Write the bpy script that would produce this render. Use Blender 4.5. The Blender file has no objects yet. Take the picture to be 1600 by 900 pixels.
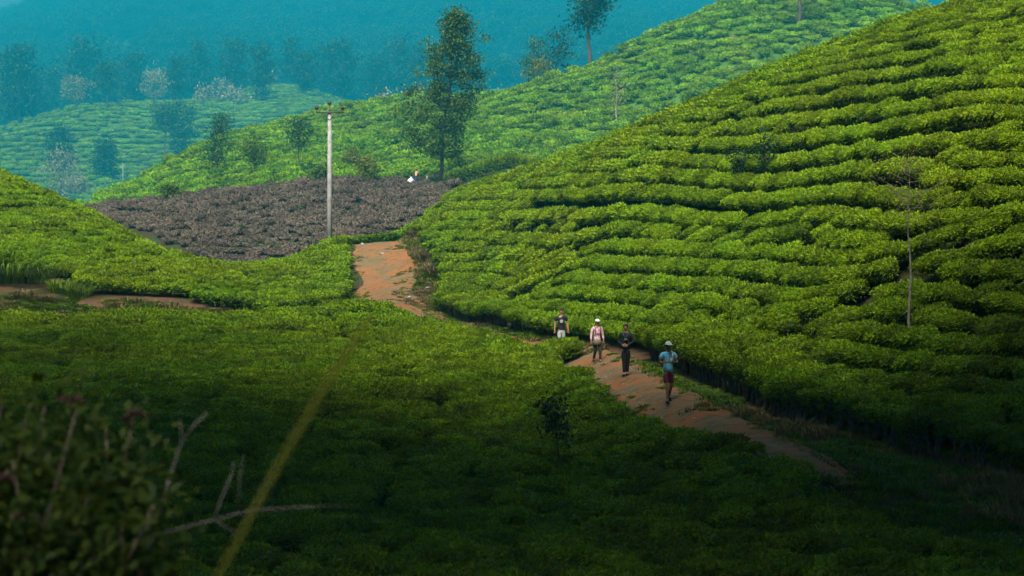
import bpy, bmesh, math, random
import numpy as np
from mathutils import Vector, Matrix, Euler
random.seed(7); rng = np.random.default_rng(11)
S = bpy.context.scene
COL = S.collection
R = math.radians
# ---------------------------------------------------------------- camera
cam_d = bpy.data.cameras.new('camera'); cam = bpy.data.objects.new('camera', cam_d); COL.objects.link(cam)
cam.location = (0, 0, 0); cam.rotation_euler = (R(90), 0, 0)
cam_d.sensor_width = 36; cam_d.lens = 67.5; cam_d.shift_y = -0.125
cam_d.clip_start = 0.1; cam_d.clip_end = 9000
cam_d.dof.use_dof = True; cam_d.dof.focus_distance = 75; cam_d.dof.aperture_fstop = 2.8
S.camera = cam
# ---------------------------------------------------------------- sky and sun
SUN_EL, SUN_AZ = R(52), math.atan2(-0.28, -1.0)      # from behind the photographer, a little to the left
world = bpy.data.worlds.new('World'); S.world = world; world.use_nodes = True
wn = world.node_tree; wn.nodes.clear()
sky = wn.nodes.new('ShaderNodeTexSky'); sky.sky_type = 'NISHITA'; sky.sun_disc = False
sky.sun_elevation = SUN_EL; sky.sun_rotation = SUN_AZ; sky.air_density = 1.0; sky.dust_density = 6.0; sky.ozone_density = 1.0
bgn = wn.nodes.new('ShaderNodeBackground'); bgn.inputs['Strength'].default_value = 0.05
wo = wn.nodes.new('ShaderNodeOutputWorld')
wn.links.new(sky.outputs[0], bgn.inputs[0]); wn.links.new(bgn.outputs[0], wo.inputs[0])
sun_d = bpy.data.lights.new('sun', 'SUN'); sun_d.energy = 4.5; sun_d.angle = R(36); sun_d.color = (1.0, .95, .86)
sun = bpy.data.objects.new('sun', sun_d); COL.objects.link(sun); sun.location = (0, 0, 60)
_sd = Vector((math.sin(SUN_AZ)*math.cos(SUN_EL), math.cos(SUN_AZ)*math.cos(SUN_EL), math.sin(SUN_EL)))
sun.rotation_euler = _sd.to_track_quat('Z', 'Y').to_euler()
S.view_settings.view_transform = 'Standard'; S.view_settings.look = 'None'
S.view_settings.exposure = 1.45; S.view_settings.gamma = 1.0
S.cycles.use_denoising = True
S.cycles.use_adaptive_sampling = True; S.cycles.adaptive_threshold = .03
S.cycles.max_bounces = 4; S.cycles.diffuse_bounces = 2; S.cycles.glossy_bounces = 2; S.cycles.transmission_bounces = 3
S.cycles.transparent_max_bounces = 4; S.cycles.volume_bounces = 0; S.cycles.caustics_reflective = False; S.cycles.caustics_refractive = False
HAZE_DENSITY, HAZE_COLOR = 0.00075, (0.008, 0.43, 0.60)
# ---------------------------------------------------------------- terrain
FPX, HOR = 3000.0, 250.0          # focal length and horizon row, in photo pixels (1600 x 900)
def at(px, py, D):                # a point seen at pixel (px, py) and depth D metres
    return ((px-800.0)/FPX*D, D, -(py-HOR)/FPX*D)
CP = []
def cp(px, py, D, off=0.0):
    x, y, z = at(px, py, D); CP.append((x, y, z-off))
def cz(px, D, z):
    CP.append(((px-800.0)/FPX*D, D, z))
def cxyz(x, y, z): CP.append((x, y, z))
T = 0.8                            # tea stands this much above the ground
# around the photographer
cxyz(0,0,-2.0); cxyz(0,8,-3.4); cxyz(-6,8,-3.2); cxyz(8,6,-3.2); cxyz(0,-15,0.5); cxyz(-25,-5,1.5); cxyz(25,-5,2.0)
cxyz(0,-60,14); cxyz(-60,-40,12); cxyz(60,-40,14); cxyz(-60,20,2); cxyz(0,-250,60); cxyz(-250,-150,60); cxyz(250,-150,70)
cxyz(0,18,-5.8); cxyz(-14,18,-5.6); cxyz(14,18,-5.4); cxyz(45,25,2)
# valley field
for px in (-300,0,250,500,800,1050): cp(px, 900, 34, T+.35)
for px in (-300,0,250,500): cp(px, 700, 51.5, T)
cp(750,720,49,T); cp(-300,600,66,T); cp(0,590,67.5,T); cp(250,590,67.5,T); cp(500,590,67.5,T)
cp(-300,480,99,T); cp(0,490,96,T); cp(250,478,99,T); cp(450,478,98,T)
cp(750,560,72,T); cp(850,620,60,T); cp(620,520,86,T); cp(700,640,59,T)
cp(1250,900,34,T+.3); cp(1600,900,34,T); cp(1100,760,43,T); cp(1350,800,40,T); cp(950,650,54,T)
# road
for r in ((1300,738,43.5),(1200,700,47.5),(1125,672,50),(1044,632,54.5),(978,591,63),(945,572,70),(900,561,75),(820,545,80.5),(720,518,88),(640,490,96),(580,466,104),(607,430,112),(600,380,122)): cp(*r)
# rim between road and field
cp(900,570,70,T-.1); cp(1000,650,53,T-.1); cp(820,565,73,T-.1)
# right hill foot, flank, crest
for r in ((690,455,102),(760,480,93),(870,495,81),(1000,515,71),(1130,560,60),(1250,615,53),(1400,640,49.5),(1600,670,46)): cp(*r, T)
cp(1450,735,45.5); cp(1600,775,42.5); cp(1270,665,50.5); cp(1750,780,42)
for r in ((1600,330,58),(1400,330,65),(1200,330,76),(1000,350,86),(850,380,97),(740,380,108)): cp(*r, T)
CREST = ((700,305,134),(760,280,127),(820,262,120),(900,235,112),(1000,196,104),(1080,165,99),(1200,115,92),(1350,65,85),(1470,30,81),(1600,0,78),(1800,-60,76))
for r in CREST: cp(*r, T)
cp(660,345,126,T)
cp(1850,300,58,T); cp(1850,650,44,T)
# behind the right hill
cz(1600,100,6.5); cz(1400,105,4.0); cz(1200,118,.5); cz(1000,135,-3.0); cz(880,145,-4)
cz(1600,150,-4); cz(1300,165,-7); cz(1050,175,-6); cz(900,178,-3.4)
# left mound
for r in ((-300,462,104),(0,472,102),(130,472,102),(300,468,103),(450,465,105),(540,445,110)): cp(*r, T)
for r in ((0,360,116),(130,395,112),(300,420,110),(-300,330,114)): cp(*r, T)
for r in ((-300,235,132),(-60,250,132),(0,268,132),(60,293,131),(140,330,126),(200,365,122),(300,400,118),(420,409,117),(520,372,124),(570,364,126),(620,366,128)): cp(*r, T)
cz(420,130,-8.6); cz(250,135,-8.3); cz(50,145,-5); cz(-200,150,-4); cz(560,138,-7.2); cz(640,140,-6.4)
cp(20,447,107); cp(60,440,109); cp(-200,445,107); cp(200,455,107.2); cp(300,459,106.5)
# pruned slope
for r in ((420,405,146),(300,385,150),(560,368,146),(200,335,172),(400,345,164),(560,325,166),(680,330,152)): cp(*r,.4)
for r in ((165,318,186),(280,303,188),(400,291,190),(520,276,192),(610,280,193),(700,287,192)): cp(*r,.4)
cp(-100,345,180,.4)
# saddle with the tall tree, level hedge
cp(687,286,196); cp(760,258,180,T+.3); cp(830,254,172,T)
cz(400,205,-4.2); cz(200,205,-6.0); cz(560,202,-2.6); cz(-100,215,-9)
# hill C (middle left)
for r in ((250,300,230),(400,270,228),(540,262,224),(640,260,222)): cp(*r, T)
for r in ((150,309,240),(200,290,252),(250,266,262),(340,216,285),(450,187,300),(540,166,312),(640,156,322),(740,165,330)): cp(*r, T)
cp(540,215,268,T); cp(400,240,256,T)
cz(150,290,-10); cz(340,330,-2); cz(540,355,2); cz(20,250,-14)
# hill B (behind right hill)
for r in ((720,246,215),(800,235,222),(900,225,225),(1100,200,225)): cp(*r, T)
for r in ((760,172,262),(850,127,272),(920,101,276),(1000,62,282),(1100,17,288),(1150,0,291),(1280,-12,296),(1400,0,292),(1470,26,286),(1560,75,280)): cp(*r, T)
cp(1000,140,250,T); cp(1250,110,245,T); cp(850,180,246,T)
cz(900,330,4); cz(1100,345,8); cz(1300,350,8); cz(1600,330,0); cz(1600,220,-6); cz(1900,300,10)
# far left hill and mountain (FS stretches the far distances)
FS = 1.6
def cpf(px, py, D, off=0.0): cp(px, py, D*FS, off)
def czf(px, D, z): cz(px, D*FS, z*FS)
cz(0,430,-16); cz(300,430,-8); cz(600,450,6); cz(1000,450,12); cz(1500,430,4)
for r in ((-300,330,370),(0,310,375),(100,300,385),(220,270,400),(340,240,410)): cpf(*r, 1)
for r in ((-300,260,470),(0,206,470),(60,185,478),(120,168,486),(200,160,490),(300,161,490),(380,163,486),(480,170,470)): cpf(*r, 1)
cpf(100,235,425,1); cpf(260,215,440,1)
for r in ((380,142,560),(430,133,570),(500,145,562),(545,162,550)): cpf(*r, 1)
czf(0,560,6); czf(200,560,10); czf(430,640,18); czf(700,520,18); czf(1000,520,20); czf(1300,520,20); czf(1700,520,20)
for r in ((-500,130,800),(0,150,800),(300,120,820),(600,110,820),(800,125,800),(1000,100,800),(1300,90,800),(1700,80,800)): cpf(*r)
for r in ((-600,150,1150),(-250,110,1180),(0,62,1200),(50,28,1210),(110,-20,1220),(180,-55,1225),(400,-60,1240),(800,-70,1250),(1200,-70,1250),(1600,-60,1250),(2100,-50,1250)): cpf(*r)
cpf(100,60,1010); cpf(500,30,1020); cpf(1000,20,1020)
for a in range(-60,61,15): cxyz(2250*math.sin(math.radians(a)), 2250*math.cos(math.radians(a)), 90)
cxyz(2000,200,90); cxyz(-2000,200,50); cxyz(0,-2000,110); cxyz(-1500,-1400,110); cxyz(1500,-1400,110); cxyz(500,60,30); cxyz(-400,100,5); cxyz(160,40,18); cxyz(150,120,14)
CPA = np.array(CP)
def _warp(x, y):
    r = np.sqrt(x*x+y*y)+1e-6
    w = np.log1p(r/12.0)
    return x/r*w*3.0, y/r*w*1.0*3.0
def _tps_fit(P):
    wx, wy = _warp(P[:,0], P[:,1]); r = np.hypot(P[:,0], P[:,1])
    v = P[:,2]/(r+20.0); n = len(P)
    d2 = (wx[:,None]-wx[None])**2+(wy[:,None]-wy[None])**2
    K = np.where(d2 > 1e-12, d2*np.log(d2+1e-12), 0)*.5 + np.eye(n)*0.0004
    Q = np.column_stack([np.ones(n), wx, wy])
    A = np.zeros((n+3, n+3)); A[:n,:n] = K; A[:n,n:] = Q; A[n:,:n] = Q.T
    s = np.linalg.solve(A, np.concatenate([v, np.zeros(3)]))
    return wx, wy, s
_TW = _tps_fit(CPA)
def ground_z(x, y):                # height of the bare ground, arrays or scalars
    x = np.asarray(x, float); y = np.asarray(y, float); sh = x.shape
    x = x.ravel(); y = y.ravel(); out = np.empty(len(x)); wx, wy, s = _TW; n = len(wx)
    for i in range(0, len(x), 20000):
        xs, ys = x[i:i+20000], y[i:i+20000]
        a, b = _warp(xs, ys)
        d2 = (a[:,None]-wx[None])**2+(b[:,None]-wy[None])**2
        k = .5*d2*np.log(d2+1e-12)
        v = k@s[:n] + s[n] + s[n+1]*a + s[n+2]*b
        out[i:i+20000] = v*(np.hypot(xs, ys)+20.0)
    return out.reshape(sh)
# ---------------------------------------------------------------- helpers
def vnoise(x, y, seed=0):          # smooth value noise, arrays
    xi = np.floor(x).astype(np.int64); yi = np.floor(y).astype(np.int64); fx = x-xi; fy = y-yi
    fx = fx*fx*(3-2*fx); fy = fy*fy*(3-2*fy)
    def h(a, b):
        n = (a*374761393 + b*668265263 + seed*974711) & 0x7fffffff
        n = ((n ^ (n >> 13))*1274126177) & 0x7fffffff
        return ((n ^ (n >> 16)) & 0xffff)/65535.0
    return (h(xi,yi)*(1-fx)+h(xi+1,yi)*fx)*(1-fy) + (h(xi,yi+1)*(1-fx)+h(xi+1,yi+1)*fx)*fy
def fbm(x, y, seed=0, oct=3):
    v = 0; a = .5
    for i in range(oct): v = v + a*(vnoise(x*2**i, y*2**i, seed+i)-.5)*2; a *= .5
    return v
def np_mesh(name, V, F, mats, mi=None, attr=None, smooth=False):
    V = np.asarray(V, np.float32); F = np.asarray(F, np.int32); m = bpy.data.meshes.new(name)
    k = F.shape[1]; n = len(F)
    m.vertices.add(len(V)); m.vertices.foreach_set('co', V.ravel())
    m.loops.add(n*k); m.loops.foreach_set('vertex_index', F.ravel())
    m.polygons.add(n); m.polygons.foreach_set('loop_start', np.arange(0, n*k, k, dtype=np.int32))
    if mi is not None: m.polygons.foreach_set('material_index', np.asarray(mi, np.int32))
    for mt in (mats if isinstance(mats, (list, tuple)) else [mats]): m.materials.append(mt)
    if smooth: m.polygons.foreach_set('use_smooth', np.ones(n, bool))
    m.update(calc_edges=True)
    if attr is not None:
        a = m.attributes.new('tint', 'FLOAT', 'FACE'); a.data.foreach_set('value', np.asarray(attr, np.float32))
    return m
def link(name, mesh, parent=None, loc=None, rot=None, scl=None):
    o = bpy.data.objects.new(name, mesh); COL.objects.link(o)
    if parent is not None: o.parent = parent
    if loc is not None: o.location = loc
    if rot is not None: o.rotation_euler = rot
    if scl is not None: o.scale = scl
    return o
def tag(o, label, cat=None, group=None, kind=None):
    if label: o['label'] = label
    if cat: o['category'] = cat
    if group: o['group'] = group
    if kind: o['kind'] = kind
    return o
class Geo:                          # collects quads
    def __init__(s): s.V = []; s.F = []; s.A = []; s.M = []; s.n = 0
    def add(s, V, F, a=0.0, m=0):
        V = np.asarray(V, float).reshape(-1,3); F = np.asarray(F, int).reshape(-1,4)
        s.V.append(V); s.F.append(F+s.n); s.n += len(V)
        s.A.append(np.broadcast_to(np.asarray(a, float), (len(F),)).copy()); s.M.append(np.full(len(F), m))
    def mesh(s, name, mats, smooth=False):
        return np_mesh(name, np.concatenate(s.V), np.concatenate(s.F), mats, np.concatenate(s.M), np.concatenate(s.A), smooth)
def tube(g, pts, rad, n=6, a=0.0, m=0):
    P = np.asarray(pts, float); k = len(P); rad = np.broadcast_to(np.asarray(rad, float), (k,))
    t = np.gradient(P, axis=0); t /= np.linalg.norm(t, axis=1)[:,None]+1e-9
    ref = np.where(np.abs(t[:,2:3]) > .9, np.array([[1.,0,0]]), np.array([[0,0,1.]]))
    u = np.cross(t, ref); u /= np.linalg.norm(u, axis=1)[:,None]+1e-9; v = np.cross(t, u)
    an = np.linspace(0, 2*math.pi, n, endpoint=False)
    V = P[:,None]+rad[:,None,None]*(np.cos(an)[None,:,None]*u[:,None]+np.sin(an)[None,:,None]*v[:,None])
    F = [(i*n+j, i*n+(j+1)%n, (i+1)*n+(j+1)%n, (i+1)*n+j) for i in range(k-1) for j in range(n)]
    V = np.concatenate([V.reshape(-1,3), P[:1], P[-1:]]); c0, c1 = k*n, k*n+1
    for j in range(0, n, 2):
        F.append((c0, (j+2)%n, (j+1)%n, j)); b = (k-1)*n; F.append((c1, b+j, b+(j+1)%n, b+(j+2)%n))
    g.add(V, F, a, m)
def leaves(g, P, D, N, L, Wd, a=0.5, m=0, droop=.15):   # diamond leaves from base points P along D, facing N
    D = D/(np.linalg.norm(D, axis=1)[:,None]+1e-9)
    Sd = np.cross(D, N); Sd /= np.linalg.norm(Sd, axis=1)[:,None]+1e-9; N = np.cross(Sd, D)
    L = np.broadcast_to(np.asarray(L, float), (len(P),))[:,None]; Wd = np.broadcast_to(np.asarray(Wd, float), (len(P),))[:,None]
    A = P; B = P+D*L*.45+Sd*Wd*.5+N*L*.06; C = P+D*L-N*L*droop; E = P+D*L*.45-Sd*Wd*.5+N*L*.06
    V = np.stack([A,B,C,E], 1).reshape(-1,3); i = np.arange(len(P))*4
    g.add(V, np.stack([i,i+1,i+2,i+3], 1), a, m)
def rdir(n):
    v = rng.normal(size=(n,3)); return v/np.linalg.norm(v, axis=1)[:,None]
def box(g, c, s, a=0., m=0, M=None):
    s = np.asarray(s)/2; V = np.array([[x,y,z] for x in (-1,1) for y in (-1,1) for z in (-1,1)])*s
    if M is not None: V = V@np.array(M).T
    g.add(V+np.asarray(c), [(0,1,3,2),(4,6,7,5),(0,4,5,1),(2,3,7,6),(0,2,6,4),(1,5,7,3)], a, m)
def ell(g, c, r, nu=10, nv=6, a=0., m=0, f=None, th0=0., th1=math.pi):
    V = []; 
    for i in range(nv+1):
        th = th0+(th1-th0)*i/nv
        for j in range(nu):
            ph = 2*math.pi*j/nu; d = np.array([math.sin(th)*math.cos(ph), math.sin(th)*math.sin(ph), math.cos(th)])
            V.append(np.asarray(c)+d*np.asarray(r)*(f(d) if f else 1))
    F = [(i*nu+j, (i+1)*nu+j, (i+1)*nu+(j+1)%nu, i*nu+(j+1)%nu) for i in range(nv) for j in range(nu)]
    g.add(V, F, a, m)
# ---------------------------------------------------------------- materials
def newmat(name):
    m = bpy.data.materials.new(name); m.use_nodes = True; nt = m.node_tree
    return m, nt, nt.nodes['Principled BSDF'], nt.nodes['Material Output']
def nd(nt, t, **k):
    n = nt.nodes.new(t)
    for a, b in k.items(): setattr(n, a, b)
    return n
def mixc(nt, fac, a, b, blend='MIX'):
    n = nd(nt, 'ShaderNodeMix', data_type='RGBA', blend_type=blend)
    for i, v in ((0, fac), (6, a), (7, b)):
        if isinstance(v, bpy.types.NodeSocket): nt.links.new(v, n.inputs[i])
        else: n.inputs[i].default_value = v if i == 0 else (*v, 1)
    return n.outputs[2]
def noise(nt, scale, detail=3, coord='pos', rough=.55):
    n = nd(nt, 'ShaderNodeTexNoise'); n.inputs['Scale'].default_value = scale; n.inputs['Detail'].default_value = detail; n.inputs['Roughness'].default_value = rough
    if coord == 'pos': c = nd(nt, 'ShaderNodeNewGeometry').outputs['Position']
    else: c = nd(nt, 'ShaderNodeTexCoord').outputs['Object']
    nt.links.new(c, n.inputs['Vector']); return n.outputs[0]
def ramp(nt, v, lo, hi):
    n = nd(nt, 'ShaderNodeMapRange'); n.inputs[1].default_value = lo; n.inputs[2].default_value = hi; n.clamp = True
    nt.links.new(v, n.inputs[0]); return n.outputs[0]
def leafmat(name, old, young, trans=.3, rough=.5, dry=None, dry_lo=.62, var=.35, spec=.15):
    m, nt, b, o = newmat(name)
    at_ = nd(nt, 'ShaderNodeAttribute', attribute_name='tint')
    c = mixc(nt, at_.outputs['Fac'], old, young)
    oi = nd(nt, 'ShaderNodeObjectInfo')
    hs = nd(nt, 'ShaderNodeHueSaturation')
    nt.links.new(c, hs.inputs['Color'])
    mr = nd(nt, 'ShaderNodeMapRange'); nt.links.new(oi.outputs['Random'], mr.inputs[0]); mr.inputs[3].default_value = 1-var; mr.inputs[4].default_value = 1+var
    nt.links.new(mr.outputs[0], hs.inputs['Value'])
    mh = nd(nt, 'ShaderNodeMapRange'); nt.links.new(noise(nt, .12, 2), mh.inputs[0]); mh.inputs[1].default_value = .3; mh.inputs[2].default_value = .7; mh.inputs[3].default_value = .485; mh.inputs[4].default_value = .512
    nt.links.new(mh.outputs[0], hs.inputs['Hue'])
    c = hs.outputs[0]
    if dry:
        c = mixc(nt, ramp(nt, noise(nt, .33, 4, rough=.7), dry_lo, dry_lo+.1), c, dry)
    nt.links.new(c, b.inputs['Base Color']); b.inputs['Roughness'].default_value = rough; b.inputs['Specular IOR Level'].default_value = spec
    if trans:
        t = nd(nt, 'ShaderNodeBsdfTranslucent'); nt.links.new(c, t.inputs[0]); mx = nd(nt, 'ShaderNodeMixShader'); mx.inputs[0].default_value = trans
        nt.links.new(b.outputs[0], mx.inputs[1]); nt.links.new(t.outputs[0], mx.inputs[2]); nt.links.new(mx.outputs[0], o.inputs[0])
    return m
def plain(name, col, rough=.7, col2=None, scale=8, metal=0, bump=0, spec=.3):
    m, nt, b, o = newmat(name)
    b.inputs['Roughness'].default_value = rough; b.inputs['Metallic'].default_value = metal; b.inputs['Specular IOR Level'].default_value = spec
    n = noise(nt, scale, 4, 'obj')
    c2 = col2 or tuple(x*.7 for x in col)
    nt.links.new(mixc(nt, ramp(nt, n, .35, .65), col, c2), b.inputs['Base Color'])
    if bump:
        bp = nd(nt, 'ShaderNodeBump'); bp.inputs['Strength'].default_value = bump; bp.inputs['Distance'].default_value = .02
        nt.links.new(n, bp.inputs['Height']); nt.links.new(bp.outputs[0], b.inputs['Normal'])
    return m
M = {}
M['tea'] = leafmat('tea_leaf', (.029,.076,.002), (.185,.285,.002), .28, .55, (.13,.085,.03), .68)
M['tea_far'] = leafmat('tea_leaf_far', (.030,.10,.003), (.19,.34,.003), .2, .6, (.16,.10,.035), .67)
M['pruned'] = leafmat('pruned_tea', (.060,.047,.034), (.118,.092,.067), 0, .9, (.045,.075,.02), .60, var=.3)
M['wood'] = plain('tea_wood', (.16,.13,.10), .9, (.07,.05,.035), 12, bump=.4)
M['bark'] = plain('bark', (.10,.075,.055), .9, (.04,.03,.022), 5, bump=.5)
M['palebark'] = plain('pale_bark', (.30,.27,.22), .85, (.13,.11,.085), 6, bump=.4)
M['tree'] = leafmat('tree_leaf', (.014,.052,.009), (.095,.145,.010), .25, .5, var=.05)
M['tree_dark'] = leafmat('dark_tree_leaf', (.010,.035,.016), (.03,.075,.02), .2, .55, var=.1)
M['tree_pale'] = leafmat('pale_tree_leaf', (.13,.15,.06), (.32,.30,.16), .2, .6, var=.1)
M['shrub'] = leafmat('shrub_leaf', (.05,.08,.010), (.16,.17,.02), .25, .55, var=.1)
M['grass'] = leafmat('grass_blade', (.035,.085,.006), (.11,.18,.010), .3, .6, (.16,.12,.05), .60)
M['drygrass'] = leafmat('dry_grass', (.10,.085,.03), (.21,.16,.07), .2, .8, var=.2)
M['flower'] = plain('dry_flower', (.15,.10,.07), .8, (.08,.05,.035), 30)
M['bush'] = leafmat('bush_leaf', (.012,.034,.004), (.042,.068,.006), .25, .6, var=.0)
M['twig'] = plain('dry_twig', (.20,.18,.16), .8, (.11,.10,.085), 14, bump=.3)
M['blade'] = leafmat('yellow_blade', (.15,.18,.012), (.20,.22,.016), .35, .5, var=0)
M['concrete'] = plain('pole_concrete', (.30,.29,.28), .8, (.19,.185,.175), 3, bump=.3)
M['iron'] = plain('crossarm_iron', (.06,.06,.06), .6, (.10,.06,.04), 8, metal=.4)
M['porcelain'] = plain('insulator_brown', (.05,.022,.015), .35, (.035,.015,.01), 8)
M['stone'] = plain('field_stone', (.30,.27,.23), .9, (.16,.14,.12), 6, bump=.6)
# ---------------------------------------------------------------- ground sheet on a polar grid
_c = np.concatenate([np.arange(-18, 18.001, .16)])
_o = 18+np.cumsum(np.linspace(.5, 9, 34)*(324/2)/np.linspace(.5, 9, 34).sum())
TH = np.radians(np.concatenate([-_o[::-1], _c, _o[:-1]])); TH.sort()
RR = np.exp(np.linspace(math.log(2.5), math.log(2080), 480))
GX = RR[:,None]*np.sin(TH)[None]; GY = RR[:,None]*np.cos(TH)[None]
GZ = ground_z(GX, GY)
GZ += .05*fbm(GX*.9, GY*.9, 3)*np.clip((RR[:,None]-20)/20, 0, 1)
_far = np.clip((RR[:,None]-960)/400, 0, 1)
GZ += _far*26*fbm(GX/210, GY/210, 9, 4)*np.clip((1810-RR[:,None])/300, 0, 1)
LR = np.log(RR)
def gz(x, y):                      # height of the built ground
    x = np.asarray(x, float); y = np.asarray(y, float)
    th = np.arctan2(x, y); r = np.hypot(x, y)
    j = np.clip(np.searchsorted(TH, th)-1, 0, len(TH)-2); fj = np.clip((th-TH[j])/(TH[j+1]-TH[j]), 0, 1)
    q = np.clip((np.log(r)-LR[0])/(LR[1]-LR[0]), 0, len(LR)-1.001); i = q.astype(int); fi = q-i
    return (GZ[i,j]*(1-fi)+GZ[i+1,j]*fi)*(1-fj)+(GZ[i,j+1]*(1-fi)+GZ[i+1,j+1]*fi)*fj
EM = np.maximum.accumulate(GZ/RR[:,None], axis=0)
def visible(x, y, z, top=1.0, slack=.6):
    th = np.arctan2(x, y); r = np.hypot(x, y)
    j = np.clip(np.round(np.interp(th, TH, np.arange(len(TH)))).astype(int), 0, len(TH)-1)
    i = np.clip(((np.log(r*.97)-LR[0])/(LR[1]-LR[0])).astype(int), 0, len(LR)-1)
    px = 800+x/y*FPX
    return ((z+top+slack)/r > EM[i,j]) & (px > -160) & (px < 1760) & (y > 5)
def cast(px, py, off=0.0, dmin=20, dmax=1100):    # where the ray through a pixel meets the ground raised by off
    D = np.exp(np.linspace(math.log(dmin), math.log(dmax), 1500)); x = (px-800)/FPX*D
    s = gz(x, D)+off + (py-HOR)/FPX*D
    i = np.argmax(s > 0)
    if not s[i] > 0: i = int(np.argmax(s/D))
    return (float(x[i]), float(D[i]))
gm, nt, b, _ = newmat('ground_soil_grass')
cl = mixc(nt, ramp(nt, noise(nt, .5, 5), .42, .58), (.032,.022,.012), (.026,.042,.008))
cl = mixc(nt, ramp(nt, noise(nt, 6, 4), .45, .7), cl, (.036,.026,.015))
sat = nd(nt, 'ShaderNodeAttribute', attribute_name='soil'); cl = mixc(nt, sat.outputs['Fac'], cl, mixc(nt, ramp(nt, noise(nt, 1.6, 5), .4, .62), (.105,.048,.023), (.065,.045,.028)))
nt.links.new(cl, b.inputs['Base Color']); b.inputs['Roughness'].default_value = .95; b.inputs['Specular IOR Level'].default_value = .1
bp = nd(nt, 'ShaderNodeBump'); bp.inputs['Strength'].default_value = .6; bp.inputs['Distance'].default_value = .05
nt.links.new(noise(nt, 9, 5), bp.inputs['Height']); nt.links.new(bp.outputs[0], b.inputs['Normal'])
hm, nt, b, _ = newmat('far_hill_grass')
cl = mixc(nt, ramp(nt, noise(nt, .04, 5), .4, .6), (.05,.12,.012), (.035,.08,.012))
cl = mixc(nt, ramp(nt, noise(nt, .35, 4), .6, .75), cl, (.12,.09,.05))
nt.links.new(cl, b.inputs['Base Color']); b.inputs['Roughness'].default_value = .95; b.inputs['Specular IOR Level'].default_value = .1
mm, nt, b, _ = newmat('mountain_forest')
cl = mixc(nt, ramp(nt, noise(nt, .008, 6, rough=.65), .40, .60), (.012,.035,.011), (.05,.085,.018))
nt.links.new(cl, b.inputs['Base Color']); b.inputs['Roughness'].default_value = .95; b.inputs['Specular IOR Level'].default_value = .1
bp = nd(nt, 'ShaderNodeBump'); bp.inputs['Strength'].default_value = 1; bp.inputs['Distance'].default_value = 6
nt.links.new(noise(nt, .06, 5), bp.inputs['Height']); nt.links.new(bp.outputs[0], b.inputs['Normal'])
def sheet(name, i0, i1, mat, label):
    nr, ncol = i1-i0+1, len(TH)
    V = np.stack([GX[i0:i1+1], GY[i0:i1+1], GZ[i0:i1+1]], -1).reshape(-1,3)
    a = (np.arange(nr-1)[:,None]*ncol+np.arange(ncol)[None]).ravel()
    bb = (np.arange(nr-1)[:,None]*ncol+(np.arange(ncol)[None]+1) % ncol).ravel()
    F = np.stack([a, bb, bb+ncol, a+ncol], 1)
    if i0 == 0:
        pass
    o = link(name, np_mesh(name, V, F, mat, smooth=True)); tag(o, label, kind='structure'); return o
i1 = int(np.searchsorted(RR, 203)); i2 = int(np.searchsorted(RR, 1000))
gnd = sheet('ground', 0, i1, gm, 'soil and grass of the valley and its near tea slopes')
sheet('hills', i1, i2, hm, 'hazy green rolling hills in the middle distance')
sheet('mountain', i2, len(RR)-1, mm, 'blue hazed forested mountain across the back')
# small cap that closes the sheet under the photographer
cv = [(RR[0]*math.sin(t), RR[0]*math.cos(t), z) for t, z in zip(TH, GZ[0])]
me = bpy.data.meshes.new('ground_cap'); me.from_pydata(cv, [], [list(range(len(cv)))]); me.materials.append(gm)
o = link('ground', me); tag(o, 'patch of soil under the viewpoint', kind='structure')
# ---------------------------------------------------------------- dirt road
def smooth_line(P, n):
    P = np.asarray(P, float); d = np.concatenate([[0], np.cumsum(np.linalg.norm(np.diff(P, axis=0), axis=1))])
    t = np.linspace(0, d[-1], n); Q = np.stack([np.interp(t, d, P[:,k]) for k in range(P.shape[1])], 1)
    for _ in range(3): Q[1:-1] = (Q[:-2]+Q[1:-1]*2+Q[2:])/4
    return Q
ROADPX = ((1330,748,42.8,.25),(1290,735,43.8,.45),(1200,703,47.2,.8),(1125,674,50.3,1.0),(1044,634,55,.95),(978,594,63,.9),(945,574,70,.85),(900,561,75,.9),(820,545,80.5,.8),(720,518,88,.9),(645,490,96.5,1.5),(598,462,104,1.9),(607,430,112,1.75),(597,400,118,1.6),(592,377,124,1.7))
RL = np.array([(*at(a, b_, c)[:2], w) for a, b_, c, w in ROADPX])
RL = smooth_line(RL, 260)
def road_dist(x, y):
    x = np.atleast_1d(x); y = np.atleast_1d(y); q = RL[::3]
    d = np.hypot(x[:,None]-q[None,:,0], y[:,None]-q[None,:,1]) - q[None,:,2]
    return d.min(1)
t = np.gradient(RL[:,:2], axis=0); t /= np.linalg.norm(t, axis=1)[:,None]; nrm = np.stack([t[:,1], -t[:,0]], 1)
ns = 15; V = []
for i in range(len(RL)):
    for k in range(ns):
        s = (k/(ns-1)-.5)*2
        wob = 1+.30*fbm(np.array([i*.13]), np.array([7.+(k > ns/2)*9]), 5)[0]
        x, y = RL[i,:2]+nrm[i]*s*RL[i,2]*1.08*wob
        z = gz(x, y)+.06
        V.append((x, y, z))
V = np.array(V); s_ = np.tile((np.arange(ns)/(ns-1)-.5)*2, len(RL))
V[:,2] += -.04*np.exp(-((np.abs(s_)-.5)/.16)**2)+.03*fbm(V[:,0]*1.7, V[:,1]*1.7, 2)-.13*(np.abs(s_) > .98)
a = (np.arange(len(RL)-1)[:,None]*ns+np.arange(ns-1)[None]).ravel()
F = np.stack([a, a+1, a+ns+1, a+ns], 1)
rm, nt, b, _ = newmat('red_clay_road')
n1 = noise(nt, .45, 5, rough=.65); n2 = noise(nt, 2.2, 6, rough=.65); n3 = noise(nt, 11, 4)
cl = mixc(nt, ramp(nt, n1, .44, .56), (.205,.078,.026), (.125,.086,.043))
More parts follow.
